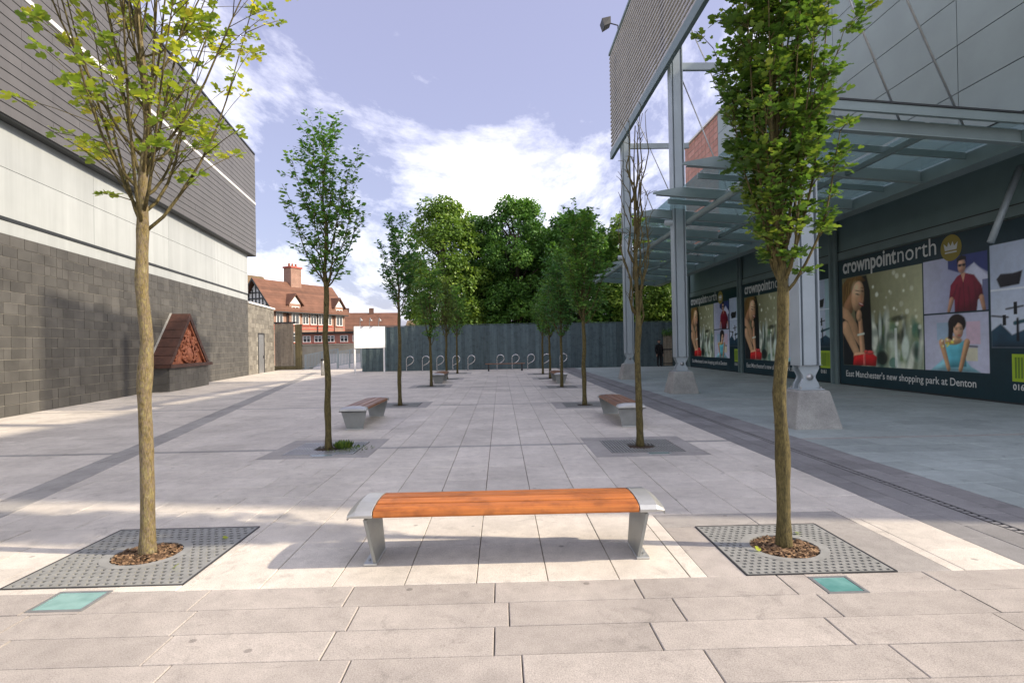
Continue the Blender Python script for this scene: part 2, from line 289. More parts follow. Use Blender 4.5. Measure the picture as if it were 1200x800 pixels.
# ------------------------------------------------------------------ ground and paving
rng = random.Random(7)
gm = MB(); gm.add([(-900,-300,-0.12),(900,-300,-0.12),(900,1200,-0.12),(-900,1200,-0.12)], [(0,1,2,3)])
tag(gm.build('ground', 'far_ground'), kind='structure')
pm = MB(); pm.add([(-19,-4,-0.07),(14,-4,-0.07),(14,46,-0.07),(-19,46,-0.07)], [(0,1,2,3)])
pavement = tag(pm.build('pavement', 'bedding'), kind='structure')
TREES_L = [(-2.91,4.66), (-2.87,9.35), (-2.88,16.0), (-2.9,23.3), (-2.72,28.1), (-2.62,33.6)]
TREES_R = [(2.23,4.46), (2.2,8.98), (2.23,15.15), (2.31,21.6), (2.34,27.1), (2.30,31.2)]
GL = (-3.54,-2.27,4.02,5.29); GR = (1.70,2.77,3.93,4.99)
LAMP_L = (-3.07,-2.71,3.66,3.96); LAMP_R = (2.10,2.37,3.62,3.88)
FR = 0.84; GT = 0.56
frames = [(x-FR, x+FR, y-FR, y+FR) for x, y in TREES_L[1:]+TREES_R[1:]]
holes = [GL, GR, LAMP_L, LAMP_R, (1.42, 3.16, 3.93, 5.36)] + frames
J = 0.003
slabs = []
def put(poly, mat, hl=None):
    work = [poly]
    for (x0, x1, y0, y1) in (holes if hl is None else hl):
        nw = []
        for p in work:
            xs = [q[0] for q in p]; ys = [q[1] for q in p]
            if max(xs) <= x0 or min(xs) >= x1 or max(ys) <= y0 or min(ys) >= y1: nw.append(p); continue
            a = clip(p, 1, 0, x0-J*.5); b = clip(p, -1, 0, -x1-J*.5); m = clip(clip(p, 1, 0, x1), -1, 0, -x0)
            nw += [a, b, clip(m, 0, 1, y0-J*.5), clip(m, 0, -1, -y1-J*.5)]
        work = [p for p in nw if len(p) >= 3 and area(p) > 0.0012]
    for p in work: slabs.append((p, mat, rng.uniform(-0.0015, 0.0015)))
def grid(x0, x1, y0, y1, sx, sy, mat, bond='x', off=0.5, clips=(), hl=None, jit=0.0):
    # bond 'x': courses run along x, each shifted; 'y': along y; '' stacked
    if bond == 'y': rows = max(1, round((x1-x0)/sx)); w = (x1-x0)/rows
    else: rows = max(1, round((y1-y0)/sy)); w = (y1-y0)/rows
    for r in range(rows):
        ln = sy if bond == 'y' else sx; lo, hi = (y0, y1) if bond == 'y' else (x0, x1)
        p = lo - (ln*((r*off) % 1.0) if bond else 0)
        if jit: p -= rng.uniform(0, ln)
        while p < hi-1e-6:
            q = p + ln*(1+rng.uniform(-jit, jit)); a, b = max(p, lo), min(q, hi); p = q
            if b-a < 0.03: continue
            if bond == 'y': xa, xb, ya, yb = x0+r*w, x0+(r+1)*w, a, b
            else: xa, xb, ya, yb = a, b, y0+r*w, y0+(r+1)*w
            poly = [(xa+J,ya+J),(xb-J,ya+J),(xb-J,yb-J),(xa+J,yb-J)]
            for c in clips:
                poly = clip(poly, *c)
                if len(poly) < 3: break
            if len(poly) >= 3 and area(poly) > 0.002: put(poly, mat, hl)
BK = 0.2265; CR = -3.76; CL = -4.19
bands = [(9.20,9.34), (15.66,15.80), (22.25,22.4), (28.5,28.65)]
cuts = [3.93]
for a, b in bands: cuts += [a, b]
cuts.append(38.6)
wallc = (-math.cos(R(8.685)), -math.sin(R(8.685)), 10.49+0.0)        # right of the stone wall's foot
grid(-9, 12.3, -1.6, 3.93, 0.98, 0.316, 'paving_coarse', 'x', 0.37, jit=0.08)
for i in range(len(cuts)-1):
    y0, y1 = cuts[i], cuts[i+1]
    if i % 2:                                                          # dark cross bands
        grid(-16.4, -2.2, y0, y1, 0.62, y1-y0, 'paving_mid', 'x', clips=[(1, BK, CL-J), wallc])
        grid(-16.4, -2.2, y0, y1, 0.62, y1-y0, 'paving_mid', 'x', clips=[(-1, -BK, -CR-J)])
        grid(-2.2, 3.74, y0, y1, 0.5, y1-y0, 'paving_mid', ''); grid(4.97, 12.38, y0, y1, 0.62, y1-y0, 'paving_mid', 'x')
    else:
        grid(-2.2, 1.8, y0, y1, 0.5, 0.78, 'paving_light', '')
        grid(1.8, 3.74, y0, y1, 0.485, 0.78, 'paving_light', 'y')
        grid(-16.9, -2.2, y0, y1, 0.78, 0.5, 'paving_light', 'x', clips=[(-1, -BK, -CR-J)])
        grid(-17.2, -4.3, y0, y1, 0.78, 0.5, 'paving_light', 'x', clips=[(1, BK, CL-J), wallc])
        grid(4.97, 12.38, y0, y1, 0.9, 0.6, 'paving_grey', 'x')
grid(-14, -4.2, 3.93, 38.6, 0.42/1, 0.42, 'paving_mid', 'x', 0.0, clips=[(1, BK, CR-J), (-1, -BK, -CL-J)])
grid(3.74, 4.30, 3.93, 38.6, 0.28, 0.62, 'paving_dark', 'y'); grid(4.40, 4.97, 3.93, 38.6, 0.285, 0.62, 'paving_dark', 'y')
grid(-17.2, 13.6, 38.6, 45.5, 0.9, 0.6, 'paving_light', 'x', clips=[wallc])
# darker slabs round the grates
grid(1.42, 3.16, 4.99, 5.36, 0.87, 0.37, 'paving_frame', '', hl=[]); grid(2.77, 3.16, 3.93, 4.99, 0.39, 1.06, 'paving_frame', 'y', hl=[]); grid(1.42, 1.70, 3.93, 4.99, 0.28, 0.53, 'paving_coarse', 'y', hl=[])
for (x0, x1, y0, y1) in frames:
    cx, cy = (x0+x1)/2, (y0+y1)/2
    for q in ((x0,x1,y0,cy-GT), (x0,x1,cy+GT,y1), (x0,cx-GT,cy-GT,cy+GT), (cx+GT,x1,cy-GT,cy+GT)): grid(*q, 0.84, 0.84, 'paving_frame', '', hl=[])
rank = sorted(range(len(slabs)), key=lambda i: -pixel_area([(x,y,0) for x, y in slabs[i][0]]))
top = set(rank[:300]); joined = {}; cache = {}
for i, (p, mat, dz) in enumerate(slabs):
    if i in top:
        cx, cy = p[0]; key = (mat, tuple((round(x-cx, 3), round(y-cy, 3)) for x, y in p))
        if key in cache: o = bpy.data.objects.new('paving_slab', cache[key]); COL.objects.link(o); o.parent = pavement
        else:
            o = MB().prism([(x-cx, y-cy) for x, y in p], -0.055, 0.0, 0.004).build('paving_slab', mat, pavement); cache[key] = o.data
        o.location = (cx, cy, dz)
    else: joined.setdefault(mat, MB()).prism(p, -0.055, dz, 0.0, rng.random()*0.98+0.01)
for mat, mb in joined.items(): tag(mb.build('paving_slabs', mat, pavement), kind='stuff')
# slot drain in the dark band
dr = thing('drain_channel', 'long slotted steel drain running along the dark paving band', 'drain', (4.35, 3.93, 0))
mb = MB().box(-0.045,-0.032,0,34.6,-0.06,-0.001).box(0.032,0.045,0,34.6,-0.06,-0.001).box(-0.04,0.04,0,34.6,-0.06,-0.03); mb.build('channel', 'dark_iron', dr)
mb = MB()
for k in range(430): mb.box(-0.032, 0.032, k*0.08, k*0.08+0.045, -0.014, -0.002)
tag(mb.build('slotted_cover', 'paving_dark', dr), kind='stuff')

# ------------------------------------------------------------------ stone-faced building beside the plaza
TH = R(8.685)
LB = thing('retail_building', 'large building with dark stone base, white band and grey plank upper storey', 'building', (-12.86, 14.7, 0), TH)
LBM = Matrix.Translation((-12.86, 14.7, 0)) @ Matrix.Rotation(TH, 4, 'Z')
Y0, Y1, Y2 = -13.0, 21.95, 29.0
ST = 4.78; nr = 16; rh = ST/nr
box('wall', 'mortar', LB, -18, -0.014, Y0, Y1, -0.1, ST-0.003)
box('coping_strip', 'white_cladding', LB, -18, 0.0, Y0, Y1+0.02, ST, 5.13)
box('shadow_gap', 'dark_trim', LB, -18, 0.03, Y0, Y1+0.04, 5.135, 5.22)
box('core', 'dark_trim', LB, -17.9, -0.05, Y0, Y1-0.05, 5.22, 14.3)
blocks = []
for r in range(nr):
    y = Y0 - (0.28 if r % 2 else 0)
    while y < Y1:
        w = 0.56*rng.choice((1, 1, 1, 1, 0.5)); a, b = max(y, Y0), min(y+w, Y1); y += w
        if b-a > 0.04: blocks.append((a, b, r*rh, (r+1)*rh))
def place_blocks(blocks, mat, parent, mtx, nmax, name):
    g = 0.0075
    def corners(b): return [mtx @ Vector((0, y, z)) for y, z in ((b[0],b[2]),(b[1],b[2]),(b[1],b[3]),(b[0],b[3]))]
    order = sorted(range(len(blocks)), key=lambda i: -pixel_area(corners(blocks[i]))); topi = set(order[:nmax]); mb = MB(); cache = {}
    for i, (a, b, c, d) in enumerate(blocks):
        pr = rng.uniform(-0.004, 0.004)
        if i in topi:
            k = round(b-a, 3)
            if k in cache: o = bpy.data.objects.new(name, cache[k]); COL.objects.link(o); o.parent = parent
            else: o = MB().box(-0.06, 0, g, b-a-g, g, d-c-g).build(name, mat, parent); cache[k] = o.data
            o.location = (pr, a, c)
        else: mb.box(-0.06, pr, a+g, b-g, c+g, d-g, rng.random()*0.98+0.01)
    tag(mb.build(name+'s', mat, parent), kind='stuff')
place_blocks(blocks, 'slate_block', LB, LBM, 290, 'stone_block')
# white cladding panels in two courses
for z0, z1 in ((5.225, 6.50), (6.515, 7.70)):
    y = Y0
    while y < Y1:
        e = min(y+5.8, Y1+0.05); box('cladding_panel', 'white_cladding', LB, -0.06, 0.02, y, e-0.012, z0, z1); y += 5.8
box('cladding_return', 'white_cladding', LB, -18, -0.07, Y1-0.045, Y1+0.05, 5.225, 7.70)
# grey planks with a white line
ph = 0.281; z = 7.72; k = 0
YG = 22.75
box('soffit', 'dark_trim', LB, -18, 0.32, Y0, YG-0.03, 7.70, 7.78)
box('plank_backing', 'dark_trim', LB, -18, 0.325, Y0, YG-0.03, 7.781, 14.40)
while z < 14.3:
    if abs(z-11.1) < 0.10:
        box('light_line', 'white_trim', LB, 0.325, 0.38, Y0, YG, z+0.004, z+0.13); z += 0.135; continue
    y = Y0 - (k % 3)*1.3
    while y < YG:
        a, b = max(y, Y0), min(y+4.0, YG); y += 4.0
        if b-a > 0.05: box('plank', 'grey_plank', LB, 0.326, 0.355+rng.uniform(-.002,.002), a+0.004, b-0.004, z+0.016, z+ph-0.012)
    z += ph; k += 1
box('gable_cladding', 'grey_plank', LB, -18, 0.35, YG-0.025, YG+0.03, 7.72, 14.40)
box('parapet', 'dark_trim', LB, -18, 0.37, Y0, YG+0.04, 14.405, 14.5)
# lower yard wall that carries on past the building
LW = thing('yard_wall', 'lower stone wall with pale coping and a grey door, past the building', 'wall', LBM @ Vector((0, Y1+0.06, 0)), TH)
LWM = Matrix.Translation(LBM @ Vector((0, Y1+0.06, 0))) @ Matrix.Rotation(TH, 4, 'Z')
box('wall', 'mortar', LW, -0.5, -0.014, 0, 6.75, -0.1, 4.62)
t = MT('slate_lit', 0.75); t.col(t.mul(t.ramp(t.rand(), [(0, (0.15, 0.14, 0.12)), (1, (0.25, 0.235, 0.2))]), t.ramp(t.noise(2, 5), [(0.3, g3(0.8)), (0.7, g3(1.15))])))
bl = []
for r in range(15):
    y = -0.28 if r % 2 else 0
    while y < 6.75:
        a, b = max(y, 0), min(y+0.56, 6.75); y += 0.56
        if b-a > 0.04 and not (b > 2.3 and a < 3.85 and (r+0.5)*0.308 < 2.72): bl.append((a, b, r*0.308, (r+1)*0.308))
place_blocks(bl, 'slate_lit', LW, LWM, 120, 'stone_block')
box('coping', 'white_trim', LW, -0.56, 0.08, -0.02, 6.85, 4.625, 4.74)
d = box('door', 'galv', LW, -0.05, -0.008, 2.32, 3.78, 0.0, 2.68); box('handle', 'dark_iron', d, -0.005, 0.05, 3.55, 3.63, 1.0, 1.2); box('door_frame', 'dark_iron', LW, -0.055, 0.03, 2.24, 2.318, 0, 2.76); box('door_frame', 'dark_iron', LW, -0.055, 0.03, 3.782, 3.86, 0, 2.76); box('door_head', 'dark_iron', LW, -0.055, 0.032, 2.319, 3.781, 2.682, 2.76)
# terracotta gable relief on a plinth against the wall
PE = thing('terracotta_pediment', 'triangular carved red terracotta gable relief on stone plinth', 'relief', LBM @ Vector((0.0, 8.1, 0)), TH)
W = 4.35; PD = 0.8
box('plinth', 'mortar', PE, 0.004, PD-0.012, 0.02, W-0.02, -0.08, 0.955)
for r in range(3):
    y = -0.28 if r % 2 else 0.0
    while y < W:
        a, b = max(y, 0), min(y+0.56, W); y += 0.56
        if b-a > 0.03: box('stone_block', 'slate_block', PE, PD-0.05, PD, a+.006, b-.006, r*.316+.006, (r+1)*.316-.004)
    box('stone_block', 'slate_block', PE, 0.004, PD-0.06, -0.02, 0.015, r*.316+.006, (r+1)*.316-.004)
box('ledge', 'terracotta_dark', PE, 0.004, PD+0.14, -0.16, W+0.16, 0.957, 1.09)
mb = MB(); HA = 3.22
mb.extrude([(0.25,1.092),(W-0.25,1.092),(W/2,HA-0.22)], (0.004,0,0), (0,1,0), (0,0,1), (1,0,0), PD-0.14); mb.build('tympanum', 'terracotta', PE)
for sgn in (-1, 1):                                          # raking cornices with stepped mouldings
    for i, (dd, th, pdp, mt) in enumerate(((0.0, 0.2, 0.0, 'terracotta_dark'), (0.2, 0.09, -0.05, 'terracotta'))):
        e = W/2 - (-0.02 if i == 0 else 0.2); hh = HA+0.03 - (0 if i == 0 else 0.29)
        A = Vector((W/2+sgn*(W/2+0.05), 1.095)); B = Vector((W/2, HA+0.05)); n = Vector((A.y-B.y, B.x-A.x)).normalized(); n = n if n.y < 0 else -n
        a0, b0 = A+n*dd, B+n*dd; a1, b1 = A+n*(dd+th), B+n*(dd+th)
        def fit(p, q): k = (1.093-p.y)/(q.y-p.y); return p+(q-p)*k
        def apex(p, q): k = (W/2-p.x)/(q.x-p.x); return p+(q-p)*k
        poly = [fit(a0,b0), apex(a0,b0), apex(a1,b1), fit(a1,b1)]
        if sgn > 0: poly = poly[::-1]
        if i: MB().extrude([(p.x, p.y) for p in poly], (0.006,0,0), (0,1,0), (0,0,1), (1,0,0), PD+0.02+pdp-0.006).build('raking_cornice', mt, PE); continue
        q4 = [Vector(p) for p in (poly if sgn < 0 else poly[::-1])]
        for s5 in range(6):
            f0, f1 = s5/6+.004, (s5+1)/6-.004; pp = [q4[0].lerp(q4[1], f0), q4[0].lerp(q4[1], f1), q4[3].lerp(q4[2], f1), q4[3].lerp(q4[2], f0)]
            if sgn > 0: pp = pp[::-1]
            MB().extrude([(p.x, p.y) for p in pp], (0.006,0,0), (0,1,0), (0,0,1), (1,0,0), PD+0.014).build('raking_cornice', mt, PE)
        nb_ = [q4[0]-n*.03, q4[1]-n*.03, q4[1]-n*.004, q4[0]-n*.004]
        MB().extrude([(p.x, p.y) for p in (nb_ if sgn < 0 else nb_[::-1])], (0.004,0,0), (0,1,0), (0,0,1), (1,0,0), .07).build('flashing', 'concrete', PE)
# carved foliage and figures in relief
for k in range(46):
    for _ in range(50):
        y = rng.uniform(0.7, W-0.7); z = rng.uniform(1.2, HA-0.6)
        if z-1.09 < (1-abs(y-W/2)/(W/2-0.42))*(HA-1.55): break
    r = rng.uniform(0.09, 0.2); mb = MB(); a0 = rng.uniform(0, 6.28); pts = []
    for q in range(9): an = a0+q*0.75; rr = r*(1-q/11); pts.append((PD-0.12+0.06*math.sin(q*0.6), y+rr*math.cos(an), z+rr*math.sin(an)))
    mb.tube(pts, [0.055-0.004*q for q in range(9)], 6).build('carved_scroll', 'terracotta', PE, True)
fig = MB().lathe([(0.02,0),(0.2,0.05),(0.24,0.35),(0.15,0.62),(0.06,0.72),(0.12,0.84),(0.11,0.97),(0.03,1.05)], (PD-0.14, W/2, 1.13), 12).build('carved_figure', 'terracotta', PE, True)
# ------------------------------------------------------------------ shop building with canopy
WX = 12.4
RB = thing('shop_building', 'tall grey panelled shop building with dark shopfront wall and brick-coloured rear end', 'building', (WX, 3.7, 0))
def rb(name, mat, x0, x1, y0, y1, z0, z1, parent=None, bevel=0): return MB().box(x0-WX, x1-WX, y0-3.7, y1-3.7, z0, z1).build(name, mat, parent or RB, bevel=bevel)
rb('core', 'teal_wall', WX+0.06, 32, 3.7, 36.9, -0.1, 14.25)
rb('shopfront_wall', 'teal_wall', WX, WX+0.058, 3.7, 36.9, -0.1, 4.76)
rb('fascia_rail', 'dark_trim', WX-0.03, WX+0.05, 3.7, 36.9, 4.765, 4.80); rb('upper_wall', 'teal_wall', WX-0.012, WX+0.055, 3.7, 36.9, 4.805, 6.9)
rb('lintel', 'steel_green', WX-0.07, WX-0.004, 3.7, 36.9, 4.50, 4.757)
PIL = [4.2, 12.15, 20.5, 28.62, 36.62]
for y in PIL:
    p = rb('pillar', 'steel_green', WX-0.16, WX-0.075, y-0.22, y+0.22, -0.05, 6.85); rb('pillar_fin', 'steel_green', WX-0.26, WX-0.162, y-0.03, y+0.03, -0.05, 6.85)
z = 6.92; ri = 0
while z < 14.2:
    zt = min(z+1.255, 14.33); y = 3.7
    while y < 31.2:
        e = min(y+5.55, 31.25); rb('wall_panel', 'grey_panel', WX-0.04, WX+0.05, y+0.012, e-0.012, z+0.012, zt-0.012); y += 5.55
    z += 1.255; ri += 1
rb('panel_backing', 'dark_trim', WX-0.015, WX+0.052, 3.72, 31.23, 6.91, 14.25)
mb = MB(); z = 6.92
while z < 14.2:
    y = 31.3
    while y < 36.85: mb.box(WX-0.03-WX, WX+0.045-WX, y-3.7+.02, min(y+0.62, 36.9)-3.7-.02, z+.02, min(z+0.36, 14.33)-.02, rng.random()*.98+.01); y += 0.62
    z += 0.36
tag(mb.build('terracotta_tiles', 'terracotta_tile', RB), kind='stuff'); rb('tile_backing', 'mortar', WX-0.012, WX+0.05, 31.28, 36.88, 6.91, 14.3)
rb('roof_edge', 'white_trim', WX-0.14, 32, 3.68, 37.0, 14.335, 14.45)
MB().tube([(WX-0.1-WX, 13.0-3.7, 5.62), (11.55-WX, 13.0-3.7, 3.85)], 0.075, 8).build('wall_strut', 'steel_paint', RB, True)
# posters -------------------------------------------------------------------------------------------
PL, PT = 7.66, 4.38
nx, ny = 330, 190
S, T = np.meshgrid(np.linspace(0, PL, nx+1), np.linspace(0, PT, ny+1), indexing='ij')
img = np.zeros(S.shape+(3,)); img[:] = lin((14, 42, 50))
def L(c): return np.array(lin(c))
def sm(d, w=0.03): return np.clip(0.5-d/w, 0, 1)
def paint(mask, c, a=1.0): 
    global img
    m = (mask*a)[..., None]; img = img*(1-m)+L(c)*m
def rect(s0, s1, t0, t1): return ((S >= s0)&(S <= s1)&(T >= t0)&(T <= t1)).astype(float)
def ell(cs, ct, rs, rt, rot=0, w=0.03):
    c, s = math.cos(rot), math.sin(rot); x = (S-cs)*c+(T-ct)*s; y = -(S-cs)*s+(T-ct)*c
    return sm((np.sqrt((x/rs)**2+(y/rt)**2)-1)*min(rs, rt), w)
def poly(pts, w=0.03):
    ins = np.zeros(S.shape, bool); dmin = np.full(S.shape, 9.0); n = len(pts)
    for i in range(n):
        (x0, y0), (x1, y1) = pts[i], pts[(i+1) % n]
        c = ((y0 > T) != (y1 > T)) & (S < (x1-x0)*(T-y0)/((y1-y0) or 1e-9)+x0); ins ^= c
        L2 = (x1-x0)**2+(y1-y0)**2; q = np.clip(((S-x0)*(x1-x0)+(T-y0)*(y1-y0))/(L2 or 1), 0, 1)
        dmin = np.minimum(dmin, np.hypot(S-x0-q*(x1-x0), T-y0-q*(y1-y0)))
    return sm(np.where(ins, -dmin, dmin), w)
def cap(p, q, r0, r1, w=0.03):
    x0, y0 = p; x1, y1 = q; L2 = (x1-x0)**2+(y1-y0)**2; k = np.clip(((S-x0)*(x1-x0)+(T-y0)*(y1-y0))/L2, 0, 1)
    return sm(np.hypot(S-x0-k*(x1-x0), T-y0-k*(y1-y0))-(r0+(r1-r0)*k), w)
rs = np.random.RandomState(3)
def blur(m, rad):
    k = max(1, int(rad/(PL/nx)))
    for ax in (0, 1):
        for _ in range(2):
            q = np.pad(m, [(k, k) if i == ax else (0, 0) for i in range(2)], mode='edge'); c = np.cumsum(q, axis=ax); c = np.insert(c, 0, 0, axis=ax)
            n_ = 2*k+1; m = (np.take(c, range(n_, c.shape[ax]), axis=ax)-np.take(c, range(0, c.shape[ax]-n_), axis=ax))/n_
    return m
def shaped(mask, c, rad=.1, lo=.45, hi=1.18):                # rounded form lit from upper left of the print
    global img
    b_ = blur(mask, rad); gx, gy = np.gradient(b_); gx /= (PL/nx); gy /= (PT/ny); l_ = np.clip(.82+(gx*.55-gy*.6)*rad*1.5, lo, hi)*(0.72+0.28*np.clip(b_*1.6-.5, 0, 1))
    m = mask[..., None]; img = img*(1-m)+(L(c)*l_[..., None])*m
def vnoise(sc, seed):
    r_ = np.random.RandomState(seed); gx, gy = int(PL*sc)+3, int(PT*sc)+3; g_ = r_.rand(gx, gy); x = S*sc; y = T*sc; i = x.astype(int); j = y.astype(int); fx, fy = x-i, y-j; fx = fx*fx*(3-2*fx); fy = fy*fy*(3-2*fy)
    return (g_[i, j]*(1-fx)+g_[i+1, j]*fx)*(1-fy)+(g_[i, j+1]*(1-fx)+g_[i+1, j+1]*fx)*fy
# photo 1: woman with a red parcel before a blurred shop interior
A = rect(0.2, 4.05, 0.66, 3.74)
paint(A, (118, 116, 84)); paint(A*np.clip((S-1.4)/2.6, 0, 1), (186, 188, 150), .85); paint(A*np.clip((2.0-T)/1.5, 0, 1), (128, 150, 134), .7)
for k in range(90):
    paint(A*ell(rs.uniform(1.5, 4.1), rs.uniform(0.6, 2.1), rs.uniform(.03, .2), rs.uniform(.08, .5), rs.uniform(-.3, .3), rs.uniform(.05, .16)), [(42, 60, 50), (214, 226, 214), (84, 108, 92), (26, 30, 28), (180, 196, 172), (112, 136, 66), (58, 110, 96), (226, 230, 214)][k % 8], rs.uniform(.35, .85))
for k in range(26): paint(A*ell(rs.uniform(1.7, 3.95), rs.uniform(1.9, 3.65), *([rs.uniform(.03, .09)]*2), 0, .05), (238, 242, 224), rs.uniform(.3, .85))
paint(A*ell(3.0, 2.2, .35, .09, .1, .08), (40, 46, 26), .85); paint(A*ell(2.25, .95, .28, .24, 0, .1), (20, 22, 20), .9); paint(A*rect(2.85, 2.96, .7, 1.9), (226, 232, 226), .6)
shaped(A*poly([(0.75,3.7),(1.55,3.72),(1.72,3.2),(1.78,1.9),(1.75,.7),(.9,.7),(1.0,1.8)], .06), (24, 20, 17), .1)
shaped(A*poly([(.2,3.5),(.5,3.72),(1.25,3.74),(1.5,3.55),(1.0,3.42),(.78,3.1),(.72,2.85),(.55,2.6),(.35,2.55),(.2,2.75)], .06), (120, 88, 44), .08)
for k in range(26): x0 = rs.uniform(.2, 1.0); paint(A*cap((x0, rs.uniform(3.4, 3.72)), (x0*.5+.15+rs.uniform(-.05,.05), rs.uniform(2.6, 3.0)), .012, .008, .03), [(176, 140, 78), (70, 48, 24)][k % 2], .55)
shaped(A*cap((.55, 2.7), (.85, 3.1), .28, .19, .05), (176, 128, 92), .12)
shaped(A*ell(1.07, 3.05, .34, .52, -.22, .04), (222, 176, 134), .16); paint(A*ell(1.0, 3.3, .2, .2, -.22, .25), (250, 222, 186), .6); paint(A*ell(1.22, 2.9, .12, .12, 0, .2), (236, 168, 132), .5)
paint(A*ell(1.24, 2.76, .13, .05, -.35, .03), (150, 44, 44)); paint(A*ell(1.24, 2.775, .1, .018, -.35, .02), (240, 226, 214)); paint(A*ell(1.06, 3.12, .1, .022, -.25, .03), (44, 28, 20)); paint(A*ell(1.33, 3.2, .065, .02, -.25, .03), (44, 28, 20)); paint(A*ell(1.05, 3.24, .12, .016, -.2, .03), (96, 66, 36)); paint(A*ell(1.34, 3.31, .08, .014, -.2, .03), (96, 66, 36)); paint(A*ell(1.28, 2.98, .035, .1, -.2, .06), (178, 124, 90), .8)
shaped(A*poly([(.2,2.75),(.55,2.6),(1.0,2.1),(1.25,1.4),(1.3,.9),(.2,.9)], .05), (206, 162, 122), .18)
shaped(A*poly([(.2,2.35),(.5,2.2),(.85,1.6),(1.15,1.3),(1.2,.66),(.2,.66)], .04), (24, 26, 30), .12)
shaped(A*cap((.35, 2.0), (1.0, 1.05), .23, .15, .04), (216, 172, 130), .12); shaped(A*cap((1.28, 1.1), (1.18, 2.2), .14, .11, .04), (212, 166, 126), .09); shaped(A*ell(1.12, 2.38, .15, .2, 0, .04), (226, 182, 140), .08)
for k in range(4): paint(A*cap((1.02+k*.065, 2.34), (1.0+k*.07, 2.56), .012, .008, .02), (150, 102, 74), .7)
paint(A*cap((1.04,1.72),(1.36,1.76), .035, .035), (206, 212, 198)); shaped(A*cap((.9, 1.0), (1.5, 1.05), .12, .09, .04), (220, 174, 134), .08)
shaped(A*poly([(.75,.68),(.8,1.0),(1.75,1.12),(2.0,.98),(1.95,.68)], .03), (206, 36, 36), .1); shaped(A*poly([(1.3,.68),(1.3,1.07),(1.42,1.08),(1.42,.68)], .02), (236, 120, 110), .05); shaped(A*ell(1.65, 1.12, .2, .07, 0, .03), (226, 84, 78), .05); shaped(A*ell(1.45, 1.14, .1, .06, 0, .03), (226, 84, 78), .05)
# photo 2: man in a maroon shirt
B = rect(4.1, 6.25, 2.26, 3.78); paint(B, (150, 154, 182)); paint(B*np.clip((5.2-S)/1.2, 0, 1), (196, 198, 216), .8); paint(B*poly([(5.0,3.8),(6.3,3.8),(6.3,3.2),(5.8,3.5),(5.4,3.3),(5.0,3.45)], .03), (46, 56, 112)); paint(B*poly([(5.55,3.3),(5.85,3.52),(6.3,3.1),(6.3,2.2),(5.7,2.2)], .03), (190, 194, 214)); paint(B*rect(6.1, 6.3, 2.2, 3.05), (50, 60, 108), .8)
shaped(B*poly([(5.02,2.62),(5.08,3.0),(5.3,3.22),(5.5,3.3),(5.85,3.2),(6.08,2.9),(6.12,2.6),(5.95,2.55),(5.9,2.2),(5.2,2.2),(5.2,2.6)], .02), (126, 20, 46), .14)
for q in ((5.3,2.3,5.4,2.9),(5.72,2.3,5.66,2.9),(5.18,2.7,5.3,3.0),(5.9,2.6,5.85,3.0)): paint(B*cap((q[0],q[1]),(q[2],q[3]), .02, .012, .06), (60, 8, 22), .7)
paint(B*cap((5.53,2.3),(5.5,3.05), .008, .008, .02), (64, 10, 26))
shaped(B*cap((5.1, 2.6), (5.0, 2.3), .08, .055, .02), (200, 152, 120), .05); shaped(B*cap((6.06, 2.6), (6.13, 2.3), .075, .055, .02), (196, 148, 116), .05); paint(B*poly([(5.42,3.3),(5.5,3.05),(5.58,3.3)], .02), (196, 150, 120))
shaped(B*ell(5.46, 3.48, .13, .2, 0, .02), (214, 168, 138), .07); shaped(B*poly([(5.3,3.52),(5.31,3.7),(5.45,3.77),(5.6,3.72),(5.62,3.55),(5.57,3.64),(5.36,3.63)], .02), (28, 22, 20), .04); paint(B*ell(5.4,3.5,.055,.035), (18, 18, 22)); paint(B*ell(5.53,3.5,.055,.035), (18, 18, 22)); paint(B*cap((5.33,3.515),(5.6,3.515), .01, .01, .02), (18, 18, 22)); paint(B*ell(5.45,3.36,.055,.015), (150, 84, 78)); paint(B*ell(5.47,3.42,.018,.04), (184, 132, 106), .8)
# photo 3: woman in a turquoise dress
C_ = rect(4.1, 6.25, 0.66, 2.22); paint(C_, (186, 188, 206)); paint(C_*np.clip((T-1.2)/1.2, 0, 1), (168, 172, 194), .7); paint(C_*rect(4.55, 5.0, 1.5, 2.0), (142, 176, 196), .7); paint(C_*rect(5.55, 6.0, 1.4, 2.0), (206, 170, 182), .7); paint(C_*rect(5.5, 5.9, .95, 1.3), (206, 200, 142), .6); paint(C_*cap((5.55,1.35),(5.9,1.33), .02, .02), (60, 62, 66))
shaped(C_*poly([(4.3,.66),(4.65,.9),(4.85,1.05),(5.5,1.0),(5.7,.8),(6.0,.66)], .03), (150, 210, 222), .1); shaped(C_*poly([(4.85,.75),(4.8,1.35),(5.0,1.5),(5.35,1.45),(5.5,1.5),(5.55,.8)], .02), (100, 190, 206), .12)
shaped(C_*cap((4.72,1.45),(4.95,.72), .095, .065, .02), (210, 164, 120), .06); shaped(C_*cap((5.58,1.45),(5.35,.72), .095, .065, .02), (204, 158, 114), .06); shaped(C_*ell(5.12, 1.5, .3, .12, 0, .03), (216, 172, 130), .07)
for k in range(16): paint(C_*ell(4.85+rs.uniform(-.12,.3), 1.44+rs.uniform(-.12,.1), .03, .03, 0, .03), [(226, 216, 84), (240, 240, 200), (196, 178, 60)][k % 3], .9)
